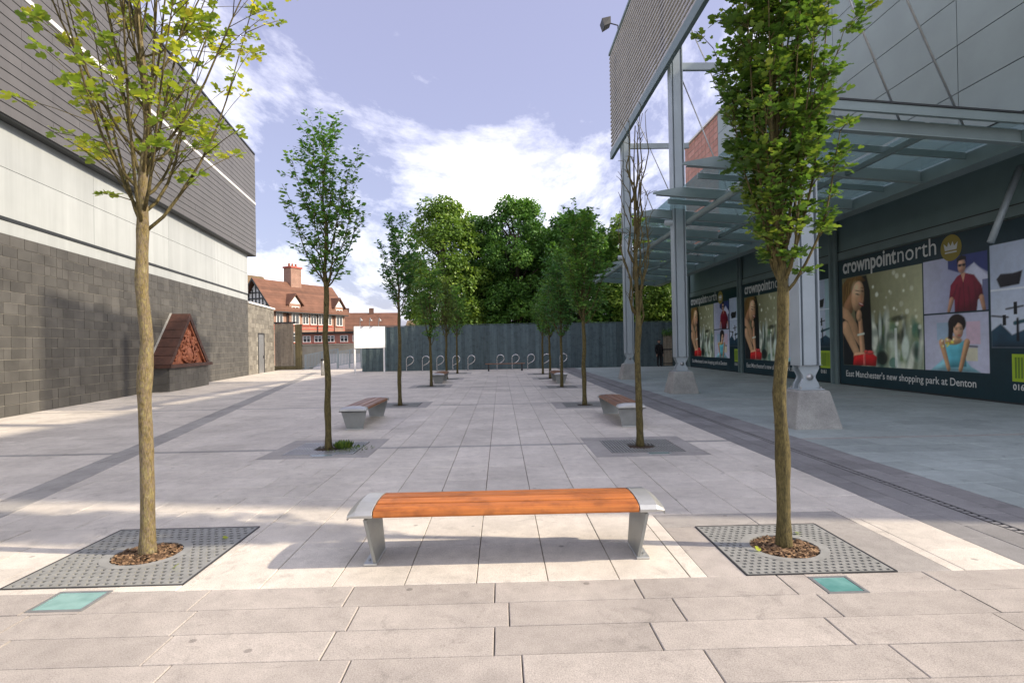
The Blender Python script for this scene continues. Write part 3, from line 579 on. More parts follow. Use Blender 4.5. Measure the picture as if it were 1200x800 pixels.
shaped(C_*ell(5.26, 1.95, .3, .26, 0, .03), (36, 25, 22), .08); shaped(C_*poly([(4.98,2.0),(4.95,1.55),(5.1,1.5),(5.15,1.9)], .04), (34, 24, 22), .05); shaped(C_*ell(5.3, 1.77, .16, .22, .12, .02), (224, 180, 144), .08); shaped(C_*poly([(5.1,2.05),(5.16,1.83),(5.3,1.98),(5.48,1.9),(5.52,2.1),(5.3,2.2)], .03), (40, 27, 24), .05); paint(C_*ell(5.33,1.635,.05,.02), (170, 62, 64)); paint(C_*ell(5.24,1.8,.035,.014), (36,26,22)); paint(C_*ell(5.39,1.8,.035,.014), (36,26,22)); paint(C_*ell(5.24,1.845,.045,.009), (60,40,30)); paint(C_*ell(5.39,1.845,.045,.009), (60,40,30)); paint(C_*ell(5.33,1.71,.014,.05), (190, 140, 108), .8)
# photo 4: boat and poolside shapes
D = rect(6.32, 7.6, 1.3, 3.86); paint(D, (168, 180, 200)); paint(D*np.clip((3.0-T), 0, 1), (196, 204, 214), .6); paint(D*rect(7.25, 7.6, 1.3, 3.86), (140, 176, 178), .7); shaped(D*poly([(6.5,3.0),(6.62,3.12),(6.95,3.1),(7.2,3.14),(7.12,2.82),(6.6,2.78)], .03), (34, 30, 36), .06); paint(D*rect(6.32, 7.6, 2.72, 2.76), (206, 212, 220))
shaped(D*poly([(6.32,1.3),(6.32,1.72),(6.6,1.9),(6.9,1.62),(7.25,1.75),(7.6,1.6),(7.6,1.3)], .04), (36, 66, 84), .1); paint(D*cap((6.35, 2.1),(6.8, 2.05), .02, .02), (20,20,24)); paint(D*cap((6.75, 2.25),(7.2, 2.3), .02, .02), (20,20,24)); paint(D*rect(6.66, 6.75, 1.85, 2.12), (16,18,22)); paint(D*rect(6.95, 7.05, 2.1, 2.42), (16,18,22)); paint(D*cap((6.98,1.9),(7.5,2.0), .05, .03), (30,70,80)); paint(D*cap((7.05,1.5),(7.05,2.0), .04, .03), (16,18,22))
img = img*1.22*(0.86+0.16*vnoise(2, 1)+0.12*vnoise(9, 2)+0.08*vnoise(26, 3))[..., None]
gv = np.stack([S, T, np.zeros_like(S)], -1).reshape(-1, 3); ii = (np.arange(nx)[:, None]*(ny+1)+np.arange(ny)[None, :]).ravel()
gf = np.stack([ii, ii+ny+1, ii+ny+2, ii+1], -1)
def mesh_np(name, verts, faces, mat, attr=None, ink=None, smooth=False):
    me = bpy.data.meshes.new(name); k = faces.shape[1]; me.vertices.add(len(verts)); me.vertices.foreach_set('co', np.ascontiguousarray(verts, dtype=np.float32).ravel())
    me.loops.add(faces.size); me.loops.foreach_set('vertex_index', faces.astype(np.int32).ravel()); me.polygons.add(len(faces))
    me.polygons.foreach_set('loop_start', np.arange(0, faces.size, k, dtype=np.int32))
    if attr is not None: a = me.attributes.new('v', 'FLOAT', 'POINT'); a.data.foreach_set('value', np.ascontiguousarray(attr, dtype=np.float32))
    if ink is not None: a = me.color_attributes.new('ink', 'FLOAT_COLOR', 'POINT'); a.data.foreach_set('color', np.concatenate([ink.reshape(-1, 3), np.ones((len(verts), 1))], 1).astype(np.float32).ravel())
    me.materials.append(M[mat]); me.update(calc_edges=True); me.validate()
    if smooth: me.polygons.foreach_set('use_smooth', [True]*len(me.polygons))
    return me
pic_me = mesh_np('printed_picture', gv, gf, 'print', ink=img)
def text_me(txt, size, bold=0.0, name='lettering', mat='letter_white'):
    cu = bpy.data.curves.new('t', 'FONT'); cu.body = txt; cu.size = size; cu.offset = bold; cu.resolution_u = 3; o = bpy.data.objects.new('t', cu); COL.objects.link(o)
    me = bpy.data.meshes.new_from_object(o); bpy.data.objects.remove(o); me.name = name; me.materials.clear(); me.materials.append(M[mat])
    xs = [v.co.x for v in me.vertices]; x0, x1 = min(xs), max(xs)
    for v in me.vertices: v.co.x -= x0
    return me, x1-x0
t_bold, wb = text_me('crownpoint', 0.72, 0.018); t_reg, wr = text_me('north', 0.72, 0.0); t_tag, wt = text_me("East Manchester's new shopping park at Denton", 0.30, 0.003); t_num, wn = text_me('0161', 0.2, 0.004)
def stretch(me, w, new):
    for v in me.vertices: v.co.x *= new/w
stretch(t_bold, wb, 2.72); stretch(t_reg, wr, 1.55); stretch(t_tag, wt, 5.5)
def poster(yfar, label):
    # local x along the poster (towards -Y), local y up, local z out of the wall (towards -X)
    P = thing('shop_poster', label, 'poster', (WX-0.075, yfar, 0.05), 0, 'printed posters across the shop windows')
    mt = Matrix(((0,0,-1,0),(-1,0,0,0),(0,1,0,0),(0,0,0,1)))
    def put_me(name, me, x, y, z, parent=P):
        o = bpy.data.objects.new(name, me); COL.objects.link(o); o.parent = parent; o.matrix_local = mt @ Matrix.Translation((x, y, z)) if parent is P else Matrix.Translation((x, y, z)); return o
    MB().box(-0.004, 0.03, -PL-0.03, 0.03, -0.05, PT+0.03).build('panel', 'dark_trim', P)
    put_me('printed_picture', pic_me, 0, 0, 0.012); put_me('title_lettering', t_bold, 0.28, 3.92, 0.02); put_me('title_lettering', t_reg, 3.06, 3.92, 0.02); put_me('slogan_lettering', t_tag, 0.35, 0.27, 0.02)
    b = MB(); n = 28; b.add([(0.36*math.cos(6.2832*k/n), 0.36*math.sin(6.2832*k/n), 0) for k in range(n)], [tuple(range(n))]); ob = b.build('badge', 'olive_badge', P); ob.matrix_local = mt @ Matrix.Translation((5.12, 4.02, 0.016))
    cr = MB().add([(-.2,-.06,0),(.2,-.06,0),(.24,.14,0),(.12,.04,0),(.07,.17,0),(0,.05,0),(-.07,.17,0),(-.12,.04,0),(-.24,.14,0)], [(0,1,3),(1,2,3),(0,3,5),(3,4,5),(0,5,7),(5,6,7),(0,7,8)]).add([(-.2,-.14,0),(.2,-.14,0),(.2,-.1,0),(-.2,-.1,0)], [(0,1,2,3)]).build('crown_emblem', 'letter_white', ob); cr.location = (0, 0, 0.006)
    bc = MB().add([(0,0,0),(0.72,0,0),(0.72,0.66,0),(0,0.66,0)], [(0,1,2,3)]).build('barcode', 'lime', P); bc.matrix_local = mt @ Matrix.Translation((6.88, 0.50, 0.016))
    x = 0.08; bars = MB(); rr = random.Random(5)
    while x < 0.62: w = rr.choice((.02, .03, .05)); bars.add([(x,.08,0),(x+w,.08,0),(x+w,.58,0),(x,.58,0)], [(0,1,2,3)]); x += w+rr.choice((.02, .03, .04))
    bo = bars.build('barcode_bars', 'lime_dark', bc); bo.location = (0, 0, 0.005)
    put_me('number_lettering', t_num, 6.9, 0.3, 0.02)
    MB().box(-0.02, 0.04, -PL-0.03, 0.03, -0.11, -0.052).build('base_board', 'poster_base', P)
    return P
poster(20.22, 'shop window poster beside the wall strut, woman with red parcel fully in view')
poster(28.36, 'shop window poster between two dark pillars, partly hidden behind a steel column')
poster(36.36, 'shop window poster on the last bay, beside the fence end')

# columns on concrete feet -----------------------------------------------------------------------------
def column():
    c = thing('steel_column', '', 'column', (5.8, 0, 0), 0, 'steel columns carrying the slatted screen')
    mb = MB(); 
    def ring(hx, hy, z): return [(-hx,-hy,z),(hx,-hy,z),(hx,hy,z),(-hx,hy,z)]
    vs = ring(.45,.45,-.06)+ring(.44,.44,.03)+ring(.305,.305,.66)+ring(.285,.285,.70); fs = [(i*4+k, i*4+(k+1)%4, i*4+4+(k+1)%4, i*4+4+k) for i in range(3) for k in range(4)]+[(12,13,14,15)]
    mb.add(vs, fs).build('concrete_foot', 'concrete', c, bevel=0.035)
    prof = [(-.20,.72),(.20,.72),(.185,.80),(.12,.92),(.12,.96),(.19,1.10),(.19,1.16),(-.19,1.16),(-.19,1.10),(-.12,.96),(-.12,.92),(-.185,.80)]
    mb = MB(); mb.extrude(prof, (0,-.13,0), (1,0,0), (0,0,1), (0,1,0), .05); mb.extrude(prof, (0,.08,0), (1,0,0), (0,0,1), (0,1,0), .05); mb.box(-.24,.24,-.22,.22,.70,.722); mb.box(-.06,.06,-.08,.08,.722,1.16)
    br = mb.build('pin_bracket', 'steel_paint', c, bevel=0.006)
    MB().tube([(0,-.16,.94),(0,.16,.94)], .06, 12).build('pin', 'galv', br, True)
    for sx in (-.19, .19):
        for sy in (-.17, .17): MB().tube([(sx,sy,.722),(sx,sy,.76)], .022, 6).build('bolt', 'galv', br)
    mb = MB().box(-.12,.12,-.17,.17,1.162,14.9); mb.build('shaft', 'steel_paint', c, bevel=0.008)
    for sx in (-1, 1): MB().box(*(sorted((sx*.165, sx*.195))), -.18, .18, 1.162, 14.9).build('side_plate', 'steel_paint', c)
    MB().box(-.163,.163,-.10,-.07,1.165,14.88).build('web', 'steel_paint', c); MB().box(-.225,.225,-.19,.19,1.158,1.161).build('end_plate', 'galv', c)
    MB().tube([(-.42,0,5.5),(.42,0,5.5)], .10, 12).build('collar_tube', 'steel_paint', c, True)
    MB().box(.22,2.9,-.06,.06,10.42,10.66).build('cross_arm', 'steel_paint', c, bevel=0.01)
    for (za, xb) in ((12.6, 3.25), (10.2, 2.0)): MB().tube([(.2,0,za),(xb,0,5.72-.085*(xb-.6))], .022, 6).build('tie_rod', 'galv', c, True)
    return c
col0 = column(); cl = ['steel column on concrete foot beside the leafy tree with perforated grate', 'steel column on concrete foot under the tip of a canopy beam, before the last poster bay', 'steel column on concrete foot behind the bare tree, near the fence']
for i, y in enumerate((10.63, 18.1, 25.4)):
    c = col0 if i == 0 else copy_tree(col0); c.location.y = y; c['label'] = cl[i]
# slatted screen -------------------------------------------------------------------------------------
SCN = thing('louvre_screen', 'high slatted metal screen fixed to the steel columns', 'screen', (5.42, 26.6, 10.4))
YN = -13.0
for k in range(24): MB().box(-.03, .03, YN, 0, .36+k*.188, .36+k*.188+.075).build('slat', 'slat_metal', SCN)
MB().box(-.07, .07, YN, .02, -.05, .30).build('bottom_beam', 'steel_green', SCN, bevel=0.01); MB().box(-.06, .06, YN, .02, 4.87, 4.98).build('top_rail', 'steel_green', SCN)
for y in np.arange(-0.08, YN, -1.85): MB().box(.052, .11, y-.03, y+.03, .31, 4.86).build('mullion', 'steel_green', SCN)
fl = thing('floodlight', 'small dark floodlight on the top of the slatted screen', 'floodlight', (5.42, 24.7, 15.4))
MB().tube([(0,0,-.02),(0,0,.25),(-.35,0,.35)], .03, 6).build('arm', 'dark_iron', fl); MB().add([(-.35,-.2,.25),(-.35,.2,.25),(-.35,.2,.55),(-.35,-.2,.55),(-.65,-.28,.1),(-.65,.28,.1),(-.75,.28,.42),(-.75,-.28,.42)], [(0,1,2,3),(7,6,5,4),(0,4,5,1),(1,5,6,2),(2,6,7,3),(3,7,4,0)]).build('lamp_head', 'dark_iron', fl)
# glass canopy -----------------------------------------------------------------------------------------
CN = thing('glass_canopy', 'glass canopy on tapering steel beams between columns and shopfront', 'canopy', (6.4, 10.45, 5.58))
SL = -0.085
def cz(x): return SL*x                                        # beam soffit, local
X0, XG = -2.1, 3.5
def sheared(name, mat, x0, x1, y0, y1, h0, h1, bevel=0):
    vs = [(x,y,cz(x)+h) for h in (h0, h1) for x, y in ((x0,y0),(x1,y0),(x1,y1),(x0,y1))]
    return MB().add(vs, [(0,3,2,1),(4,5,6,7),(0,1,5,4),(1,2,6,5),(2,3,7,6),(3,0,4,7)]).build(name, mat, CN, bevel=bevel)
nb = 11; SPC = 2.55
for k in range(nb):
    y = k*SPC; X0 = -2.1 if k < 5 else -0.75
    prof = [(X0, cz(X0)+.03), (X0+.02, cz(X0)+.06), (X0+.75, cz(X0+.75)+.25), (XG, cz(XG)+.25), (XG, cz(XG)), (X0, cz(X0))]
    MB().extrude(prof[::-1], (0,y-.02,0), (1,0,0), (0,0,1), (0,1,0), .04).build('beam', 'canopy_steel', CN); sheared('beam_flange', 'canopy_steel', X0+.1, XG, y-.08, y+.08, -.022, -.001)
    if k < nb-1:
        for q in (1/2,): sheared('purlin', 'steel_green', X0+.8, XG, y+SPC*q-.03, y+SPC*q+.03, .12, .255)
        for xa, xb in ((X0+.85, -.05), (.05, 1.70), (1.80, XG-.02)):
            for q in range(2): sheared('glass_pane', 'canopy_glass', xa, xb, y+SPC*q/2+.03, y+SPC*(q+1)/2-.03, .265, .285)
X0 = -2.1; LEN = SPC*(nb-1)
for x in (0.0, 1.75): sheared('stringer', 'steel_green', x-.04, x+.04, .09, LEN, .02, .118)
sheared('gutter', 'steel_green', XG+.004, XG+.35, -.25, LEN+.1, -.05, .24); sheared('front_fascia', 'canopy_steel', X0+.5, XG+.3, -.30, -.22, .26, .42); sheared('fascia_cap', 'dark_trim', X0+.5, XG+.3, -.32, -.02, .425, .46)
MB().add([(XG+.36,-.2,-.1),(WX-6.4-.05,-.2,1.0),(WX-6.4-.05,LEN,1.0),(XG+.36,LEN,-.1),(XG+.36,-.2,-.04),(WX-6.4-.05,-.2,1.06),(WX-6.4-.05,LEN,1.06),(XG+.36,LEN,-.04)], [(0,3,2,1),(4,5,6,7),(0,1,5,4),(1,2,6,5),(2,3,7,6),(3,0,4,7)]).build('inner_roof', 'teal_wall', CN)
MB().tube([(-.32,-.3,-.09),(-.32,LEN,-.09)], .085, 12).build('edge_tube', 'canopy_steel', CN, True)
# ------------------------------------------------------------------ foliage helpers
LEAF_V = np.array([(0,0,0),(0,1,0.02),(-.34,.10,.07),(-.50,.42,.12),(-.24,.50,.05),(-.30,.80,.10),(.34,.10,.07),(.50,.42,.12),(.24,.50,.05),(.30,.80,.10)])
LEAF_F = np.array([(0,1,5,4,3,2),(0,6,7,8,9,1)])
DIA_V = np.array([(0,0,0),(-.34,.5,.08),(0,1,0),(.34,.5,.08)]); DIA_F = np.array([(0,3,2,1)])
def leaf_mesh(name, mat, P, D, U, S, V, tv=LEAF_V, tf=LEAF_F):
    P, D, U, S, V = map(np.asarray, (P, D, U, S, V)); D = D/np.linalg.norm(D, axis=1, keepdims=True); X = np.cross(D, U); X /= np.linalg.norm(X, axis=1, keepdims=True)+1e-9; Z = np.cross(X, D)
    vs = P[:, None, :]+S[:, None, None]*(tv[None, :, 0, None]*X[:, None, :]+tv[None, :, 1, None]*D[:, None, :]+tv[None, :, 2, None]*Z[:, None, :])
    k = len(tv); fs = (np.arange(len(P))*k)[:, None, None]+tf[None]
    return mesh_np(name, vs.reshape(-1, 3), fs.reshape(-1, tf.shape[1]), mat, attr=np.repeat(V, k))
def link(name, me, parent):
    o = bpy.data.objects.new(name, me); COL.objects.link(o); o.parent = parent; return o
def young_tree(loc, label, seed, fork=2.35, top=5.3, rad=0.55, tr=0.065, nbr=24, twigs=9, per=12, ls=0.08, lmat='leaf_mid', bmat='bark_olive', near=False, spread=1.0, prof=None, lean=(0,0), rosette=False, low=0.0, group='young trees planted in two rows along the plaza'):
    rg = random.Random(seed); t = thing('young_tree', label, 'tree', (loc[0], loc[1], -0.02), 0, group)
    prof = prof or (lambda q: (0.45+0.55*min(1, q/0.35)) if q < 0.7 else 1-0.75*((q-0.7)/0.3)**1.3)
    n = 15; pts = []; wig = [(rg.uniform(-.018,.018), rg.uniform(-.018,.018)) for _ in range(n)]
    for i in range(n): q = i/(n-1); z = q*(top-0.15); pts.append(Vector((lean[0]*q+wig[i][0]*min(1,q*5)*(1+q), lean[1]*q+wig[i][1]*min(1,q*5)*(1+q), z)))
    def at(z): 
        k = min(n-1.001, max(0, z/(top-0.15)*(n-1))); i = int(k); return pts[i].lerp(pts[i+1], k-i)
    def trad(z): return tr*(1.28-0.28*min(1, z/0.25))*(1-0.22*min(1, z/fork)) if z < fork else max(0.008, tr*0.72*(1-(z-fork)/(top-fork))**1.1)
    zs = sorted(set([0, .06, .14, .25]+[0.25+k*0.1 for k in range(int((top-.4)/0.1))])); tb = MB(); ns = 14 if near else 7
    kn = [(rg.uniform(.3, fork), rg.uniform(.05, .16)) for _ in range(5)]; tb.tube([at(z) for z in zs], [trad(z)*(1+sum(a_*math.exp(-((z-c_)/.1)**2) for c_, a_ in kn)) for z in zs], ns, jit=0.035 if near else 0.0, rng=rg); tb.build('trunk', bmat, t, True)
    bb = MB(); P, D, U, S, V = [], [], [], [], []
    for b in range(nbr):
        q0 = (b/nbr)**1.3*0.72; h0 = fork-low*rg.random()+q0*(top-fork)+rg.uniform(-.05,.05); az = b*2.4+rg.uniform(-.4,.4); q1 = min(0.98, q0+(rg.uniform(.3,.75) if rosette else rg.uniform(.22,.6))); h1 = fork+q1*(top-fork); re = rad*prof(q1)*rg.uniform(.55,1.0)*spread
        s = at(h0); e = at(min(h1, top-.2)); bp = []; m = 8; br0 = min(trad(h0)*.4, .0155) if per else .019; ph = rg.uniform(0, 6)
        for k in range(m):
            x = k/(m-1); r = re*x**0.8; c = s.lerp(e, x); wv = (.02 if per else .05)*math.sin(ph+x*(7 if per else 11)); bp.append(Vector((c.x+(r+wv)*math.cos(az+.15*x), c.y+(r+wv)*math.sin(az+.15*x), h0+(h1-h0)*(0.25*x+0.75*x**1.35))))
        bb.tube(bp, [br0*(1-.8*k/(m-1)) for k in range(m)], 6 if near else 4)
        for w in range(twigs):
            x = rg.uniform(.15, 1.0) if w else 1.0; i = min(m-2, int(x*(m-1))); o = bp[i].lerp(bp[i+1], x*(m-1)-i); a2 = az+rg.uniform(-1.6,1.6); ln = rg.uniform(.10,.30)*(rad/.55)
            d = Vector((math.cos(a2)*.6, math.sin(a2)*.6, rg.uniform(.1,1.1))).normalized(); e2 = o+d*ln; bb.tube([o, o+d*ln*.55+Vector((0,0,.01)), e2], [br0*.3, br0*.22, .003], 4); cv = rg.random()
            for f in range(per):
                u = (1-.22*rg.random()**1.5) if rosette else rg.uniform(.2, 1.05); p = o+d*ln*u; g = rg.uniform(0, 6.283); dd = Vector((math.cos(g), math.sin(g), rg.uniform(-.6,.55)))+d*.35
                st = rg.uniform(.015,.05); P.append(p+dd.normalized()*st); D.append(dd); U.append((rg.uniform(-.7,.7), rg.uniform(-.7,.7), 1)); S.append(ls*rg.uniform(.45,1.3)); V.append(min(1, max(0, .55*cv+.5*rg.random()-.03)))
    bb.build('branches', 'bark_olive', t, True)
    if P: link('crown', leaf_mesh('crown', lmat, P, D, U, S, V, *( (LEAF_V, LEAF_F) if near else (DIA_V, DIA_F) )), t)
    return t
# near pair
young_tree(TREES_L[0], 'young tree with sparse yellow-green leaves and pale mottled trunk, in a perforated grate', 11, 2.68, 6.3, 1.05, .055, 38, 11, 12, .064, 'leaf_yellow', 'bark_pale', True, 1.0, lambda q: .3+.7*min(1, q/.45) if q < .7 else 1-.8*((q-.7)/.3)**1.4, (.02, 0), True, .05)
young_tree(TREES_R[0], 'densely leaved columnar young tree with mossy trunk, in a perforated grate with dark slabs', 5, 2.05, 5.9, .47, .053, 52, 14, 20, .056, 'leaf_green', 'bark_olive', True, 1.1, lambda q: .5+.5*min(1, q/.3) if q < .5 else 1-.75*((q-.5)/.5), (.03, .02), False, .1)
# row on the stone wall's side
tl = ['upright young tree with open crown beside the bench, its slotted grate grown with weeds', 'slim young tree with dark green crown, behind the bench on the stone wall side', 'young tree with dark crown standing at the small far bench on the stone wall side', 'young tree with fine feathery olive crown, between far bench and bicycle stands', 'last young tree before the bicycle stands on the stone wall side']
young_tree(TREES_L[1], tl[0], 21, 2.75, 5.35, .60, .052, 28, 10, 13, .085, 'leaf_mid', spread=1.0, low=.3, prof=lambda q: .4+.6*min(1, q/.5) if q < .8 else 1-.7*((q-.8)/.2)**1.3)
young_tree(TREES_L[2], tl[1], 22, 2.5, 5.3, .55, .055, 26, 10, 14, .095, 'leaf_cool')
young_tree(TREES_L[3], tl[2], 23, 2.1, 5.2, .62, .06, 26, 9, 12, .11, 'leaf_mid', low=.5)
young_tree(TREES_L[4], tl[3], 24, 2.3, 5.0, .62, .06, 30, 10, 10, .09, 'leaf_fine', low=.4)
young_tree(TREES_L[5], tl[4], 25, 2.2, 5.1, .7, .06, 24, 8, 10, .12, 'leaf_mid', low=.3)
tr_ = ['bare dead young tree with upright twigs and no leaves, beside a wooden bench', 'full green young tree between the bare tree and the far bench, on the column side', 'young tree with tall green crown at the small far bench, on the column side', 'young tree just past the far bench, crown merging with its neighbour, on the column side', 'last young tree before the bicycle stands on the column side']
young_tree(TREES_R[1], tr_[0], 31, 2.1, 5.45, .30, .055, 18, 7, 0, .08, 'leaf_mid', spread=1.1, low=.4, prof=lambda q: 1.0 if q < .7 else 1-.4*(q-.7)/.3)
young_tree(TREES_R[2], tr_[1], 32, 2.25, 5.25, .72, .06, 34, 11, 15, .10, 'leaf_mid', low=.15, prof=lambda q: .7+.3*min(1, q/.25) if q < .65 else 1-.65*((q-.65)/.35)**1.3)
young_tree(TREES_R[3], tr_[2], 33, 1.9, 5.0, .75, .06, 32, 10, 14, .11, 'leaf_cool', low=.15)
young_tree(TREES_R[4], tr_[3], 34, 1.9, 4.6, .68, .06, 28, 9, 12, .12, 'leaf_mid', low=.1)
young_tree(TREES_R[5], tr_[4], 35, 2.0, 4.6, .62, .06, 24, 8, 10, .12, 'leaf_mid', low=.1)

# ------------------------------------------------------------------ tree grates, mulch, ground lights
def perforated(rect, centre, label, seed):
    x0, x1, y0, y1 = rect; g = thing('tree_grate', label, 'grate', (centre[0], centre[1], 0), 0, 'tree grates'); w = x1-x0; n = 39; c = w/n; z = 0.004; rr = 0.27; mb = MB(); d = 0.03
    for half in (0, 1):
        mb = MB()
        for i in range(n):
            for j in range(n):
                if (i >= n/2) != bool(half): continue
                if j % 2 == 1 and (i+(j//2)) % 2 == 1 and 0 < i < n-1 and 0 < j < n-1: 
                    hole = True
                else: hole = False
                a, b = x0+i*c, y0+j*(y1-y0)/n; cx, cy = a+c/2-centre[0], b+c/2-centre[1]; cj = (y1-y0)/n
                rad_ = math.hypot(cx, cy)
                if rad_ < rr-.01: continue
                X, Y = a-centre[0], b-centre[1]
                if not hole or rad_ < rr+.05: mb.add([(X,Y,z),(X+c,Y,z),(X+c,Y+cj,z),(X,Y+cj,z)], [(0,1,2,3)])
                else:
                    for p, q in (((X,Y),(X+c,Y)),((X+c,Y),(X+c,Y+cj)),((X+c,Y+cj),(X,Y+cj)),((X,Y+cj),(X,Y))): mb.add([(*p,z),(*q,z),(*q,z-d),(*p,z-d)], [(3,2,1,0)])
        mb.build('grate_half', 'iron_grate', g)
    rg_ = MB(); n2 = 40
    vs = [(r*math.cos(6.28318*k/n2), r*math.sin(6.28318*k/n2), zz) for r, zz in ((rr+.055, z+.0015), (rr-.012, z+.0015), (rr-.012, -.05)) for k in range(n2)]
    rg_.add(vs, [(i*n2+k, i*n2+(k+1) % n2, (i+1)*n2+(k+1) % n2, (i+1)*n2+k) for i in range(2) for k in range(n2)]).build('collar_ring', 'iron_grate', g)
    fr = MB(); a, b, e, f = x0-centre[0], x1-centre[0], y0-centre[1], y1-centre[1]
    for q in ((a,b,e-.004,e+.008),(a,b,f-.008,f+.004),(a-.004,a+.008,e+.0085,f-.0085),(b-.008,b+.004,e+.0085,f-.0085)): fr.box(*q, -.05, z+.003)
    fr.build('edge_frame', 'dark_iron', g)
    m = thing('bark_mulch', 'ring of brown bark chips round the tree trunk in '+('the grate beside the dark frame slabs' if seed == 2 else 'the grate under the sparse tree'), 'mulch', (centre[0], centre[1], -.02), 0, 'bark mulch in tree pits'); m['kind'] = 'stuff'
    MB().lathe([(rr-.014,-.045),(rr-.014,0),(.2,.018),(.02,.03)], (0,0,0), 28).build('soil', 'soil', m, True)
    ch = MB(); q_ = random.Random(seed)
    for k in range(620):
        r = (rr-.03)*math.sqrt(q_.random()); an = q_.uniform(0, 6.283); zz = .012+.014*(1-r/rr)+q_.uniform(0,.012); l, w_ = q_.uniform(.01,.03), q_.uniform(.005,.013); M_ = Matrix.Rotation(q_.uniform(0,6.28), 3, 'Z') @ Matrix.Rotation(q_.uniform(-.6,.6), 3, 'X') @ Matrix.Rotation(q_.uniform(-.5,.5), 3, 'Y'); o = Vector((r*math.cos(an), r*math.sin(an), zz))
        ch.add([o+M_ @ Vector(v) for v in ((-l,-w_,0),(l,-w_,.003),(l*.9,w_,0),(-l*.8,w_*.8,.004),(0,0,.006))], [(0,1,4),(1,2,4),(2,3,4),(3,0,4)], q_.random()*.98+.01)
    ch.build('chips', 'mulch', m)
perforated(GL, TREES_L[0], 'perforated square iron tree grate under the sparse yellow-green tree', 1)
perforated(GR, TREES_R[0], 'perforated square iron tree grate framed by dark slabs under the leafy tree', 2)
def slotted(c, label, weeds, i):
    g = thing('tree_grate', label, 'grate', (c[0], c[1], 0), 0, 'tree grates'); h = GT-.006
    for sx in (-1, 1):
        mb = MB(); x = .004 if sx > 0 else -h
        k = 0
        while x < (h if sx > 0 else -.004)-.02:
            xc = x+.012
            if abs(xc) > .22: mb.box(x, x+.024, -h, h, -.03, .003)
            else:
                y = math.sqrt(max(0, .245**2-xc*xc)); mb.box(x, x+.024, -h, -y, -.03, .003); mb.box(x, x+.024, y, h, -.03, .003)
            x += .046
        mb.box(*sorted((sx*.004, sx*h)), -h, -h+.02, -.032, .005); mb.box(*sorted((sx*.004, sx*h)), h-.02, h, -.032, .005); mb.box(*sorted((sx*.25, sx*h)), -.012, .012, -.032, .0045)
        mb.build('grate_half', 'cast_steel' if i == 0 else 'iron_grate', g)
    MB().lathe([(.24,-.07),(.24,-.03),(.1,-.012),(.02,0)], (0,0,0), 18).build('soil', 'soil', g, True)
    if weeds:
        q_ = random.Random(4); P, D, U, S, V = [], [], [], [], []
        for k in range(420):
            a = .28 if k < 260 else .5; an = q_.uniform(0, 6.28); r = a*math.sqrt(q_.random())*.45; cx, cy = (.24, .02) if k < 260 else (.42+q_.uniform(-.2,.2), -.12+q_.uniform(-.12,.12)); P.append((cx+r*math.cos(an), cy+r*math.sin(an), 0)); D.append((math.cos(an)*.5, math.sin(an)*.5, 1.0 if k < 260 else .35)); U.append((math.cos(an), math.sin(an), .3)); S.append(q_.uniform(.04,.17) if k < 260 else q_.uniform(.03,.07)); V.append(q_.random())
        w = tag(link('weeds', leaf_mesh('weeds', 'leaf_green', P, D, U, S, V, DIA_V*np.array([.4,.8,.8]), DIA_F), None), 'green tuft of weeds growing through the slotted tree grate', 'weeds', kind='stuff'); w.location = (c[0], c[1], 0)
sides = ['stone wall side', 'column side']; ords = ['beside the two-legged bench', 'just past the bench', 'at the small far bench', 'short of the bicycle stands', 'nearest the bicycle stands']
for s, row in enumerate((TREES_L, TREES_R)):
    for i, c in enumerate(row[1:]): slotted(c, ('bright ' if i == 0 and s == 0 else '')+'slotted square tree grate in dark slabs, %s, %s' % (ords[i], sides[s]), s == 0 and i == 0, 0 if (s == 0 and i == 0) else 1)
def ground_light(rect, label):
    x0, x1, y0, y1 = rect; cx, cy = (x0+x1)/2, (y0+y1)/2; g = thing('ground_light', label, 'light', (cx, cy, 0), 0, 'square glass lights set in the paving'); a, b = (x1-x0)/2, (y1-y0)/2
    f = MB(); w = .022
    for q in ((-a,a,-b,-b+w),(-a,a,b-w,b),(-a,-a+w,-b+w+.0005,b-w-.0005),(a-w,a,-b+w+.0005,b-w-.0005)): f.box(*q, -.06, .004)
    f.build('frame', 'galv', g); MB().box(-a+w+.001, a-w-.001, -b+w+.001, b-w-.001, -.03, .001).build('glass', 'light_glass', g)
ground_light(LAMP_L, 'flush teal glass light at the corner of the grate under the sparse tree'); ground_light(LAMP_R, 'flush teal glass light at the corner of the grate framed by dark slabs')
ground_light((-2.96,-2.6,8.66,8.78), 'flush glass strip light in front of the weedy slotted grate'); ground_light((2.15,2.5,8.28,8.40), 'flush glass strip light in front of the bare tree')

q_ = random.Random(12)
for (x, y, nm) in ((1.98,4.35,'grate framed by dark slabs, beside the bark ring'), (2.5,4.75,'grate framed by dark slabs, near its far edge'), (-2.42,4.95,'grate under the sparse tree, near its far corner'), (-2.5,4.3,'grate under the sparse tree, near its front edge')):
    lf = tag(link('fallen_leaf', leaf_mesh('fallen_leaf', 'leaf_yellow', [(0,0,.012)], [(q_.uniform(-1,1), q_.uniform(-1,1), .15)], [(.1,.2,1)], [.055], [q_.random()]), None), 'small fallen leaf lying on the '+nm, 'leaf'); lf.location = (x, y, 0)
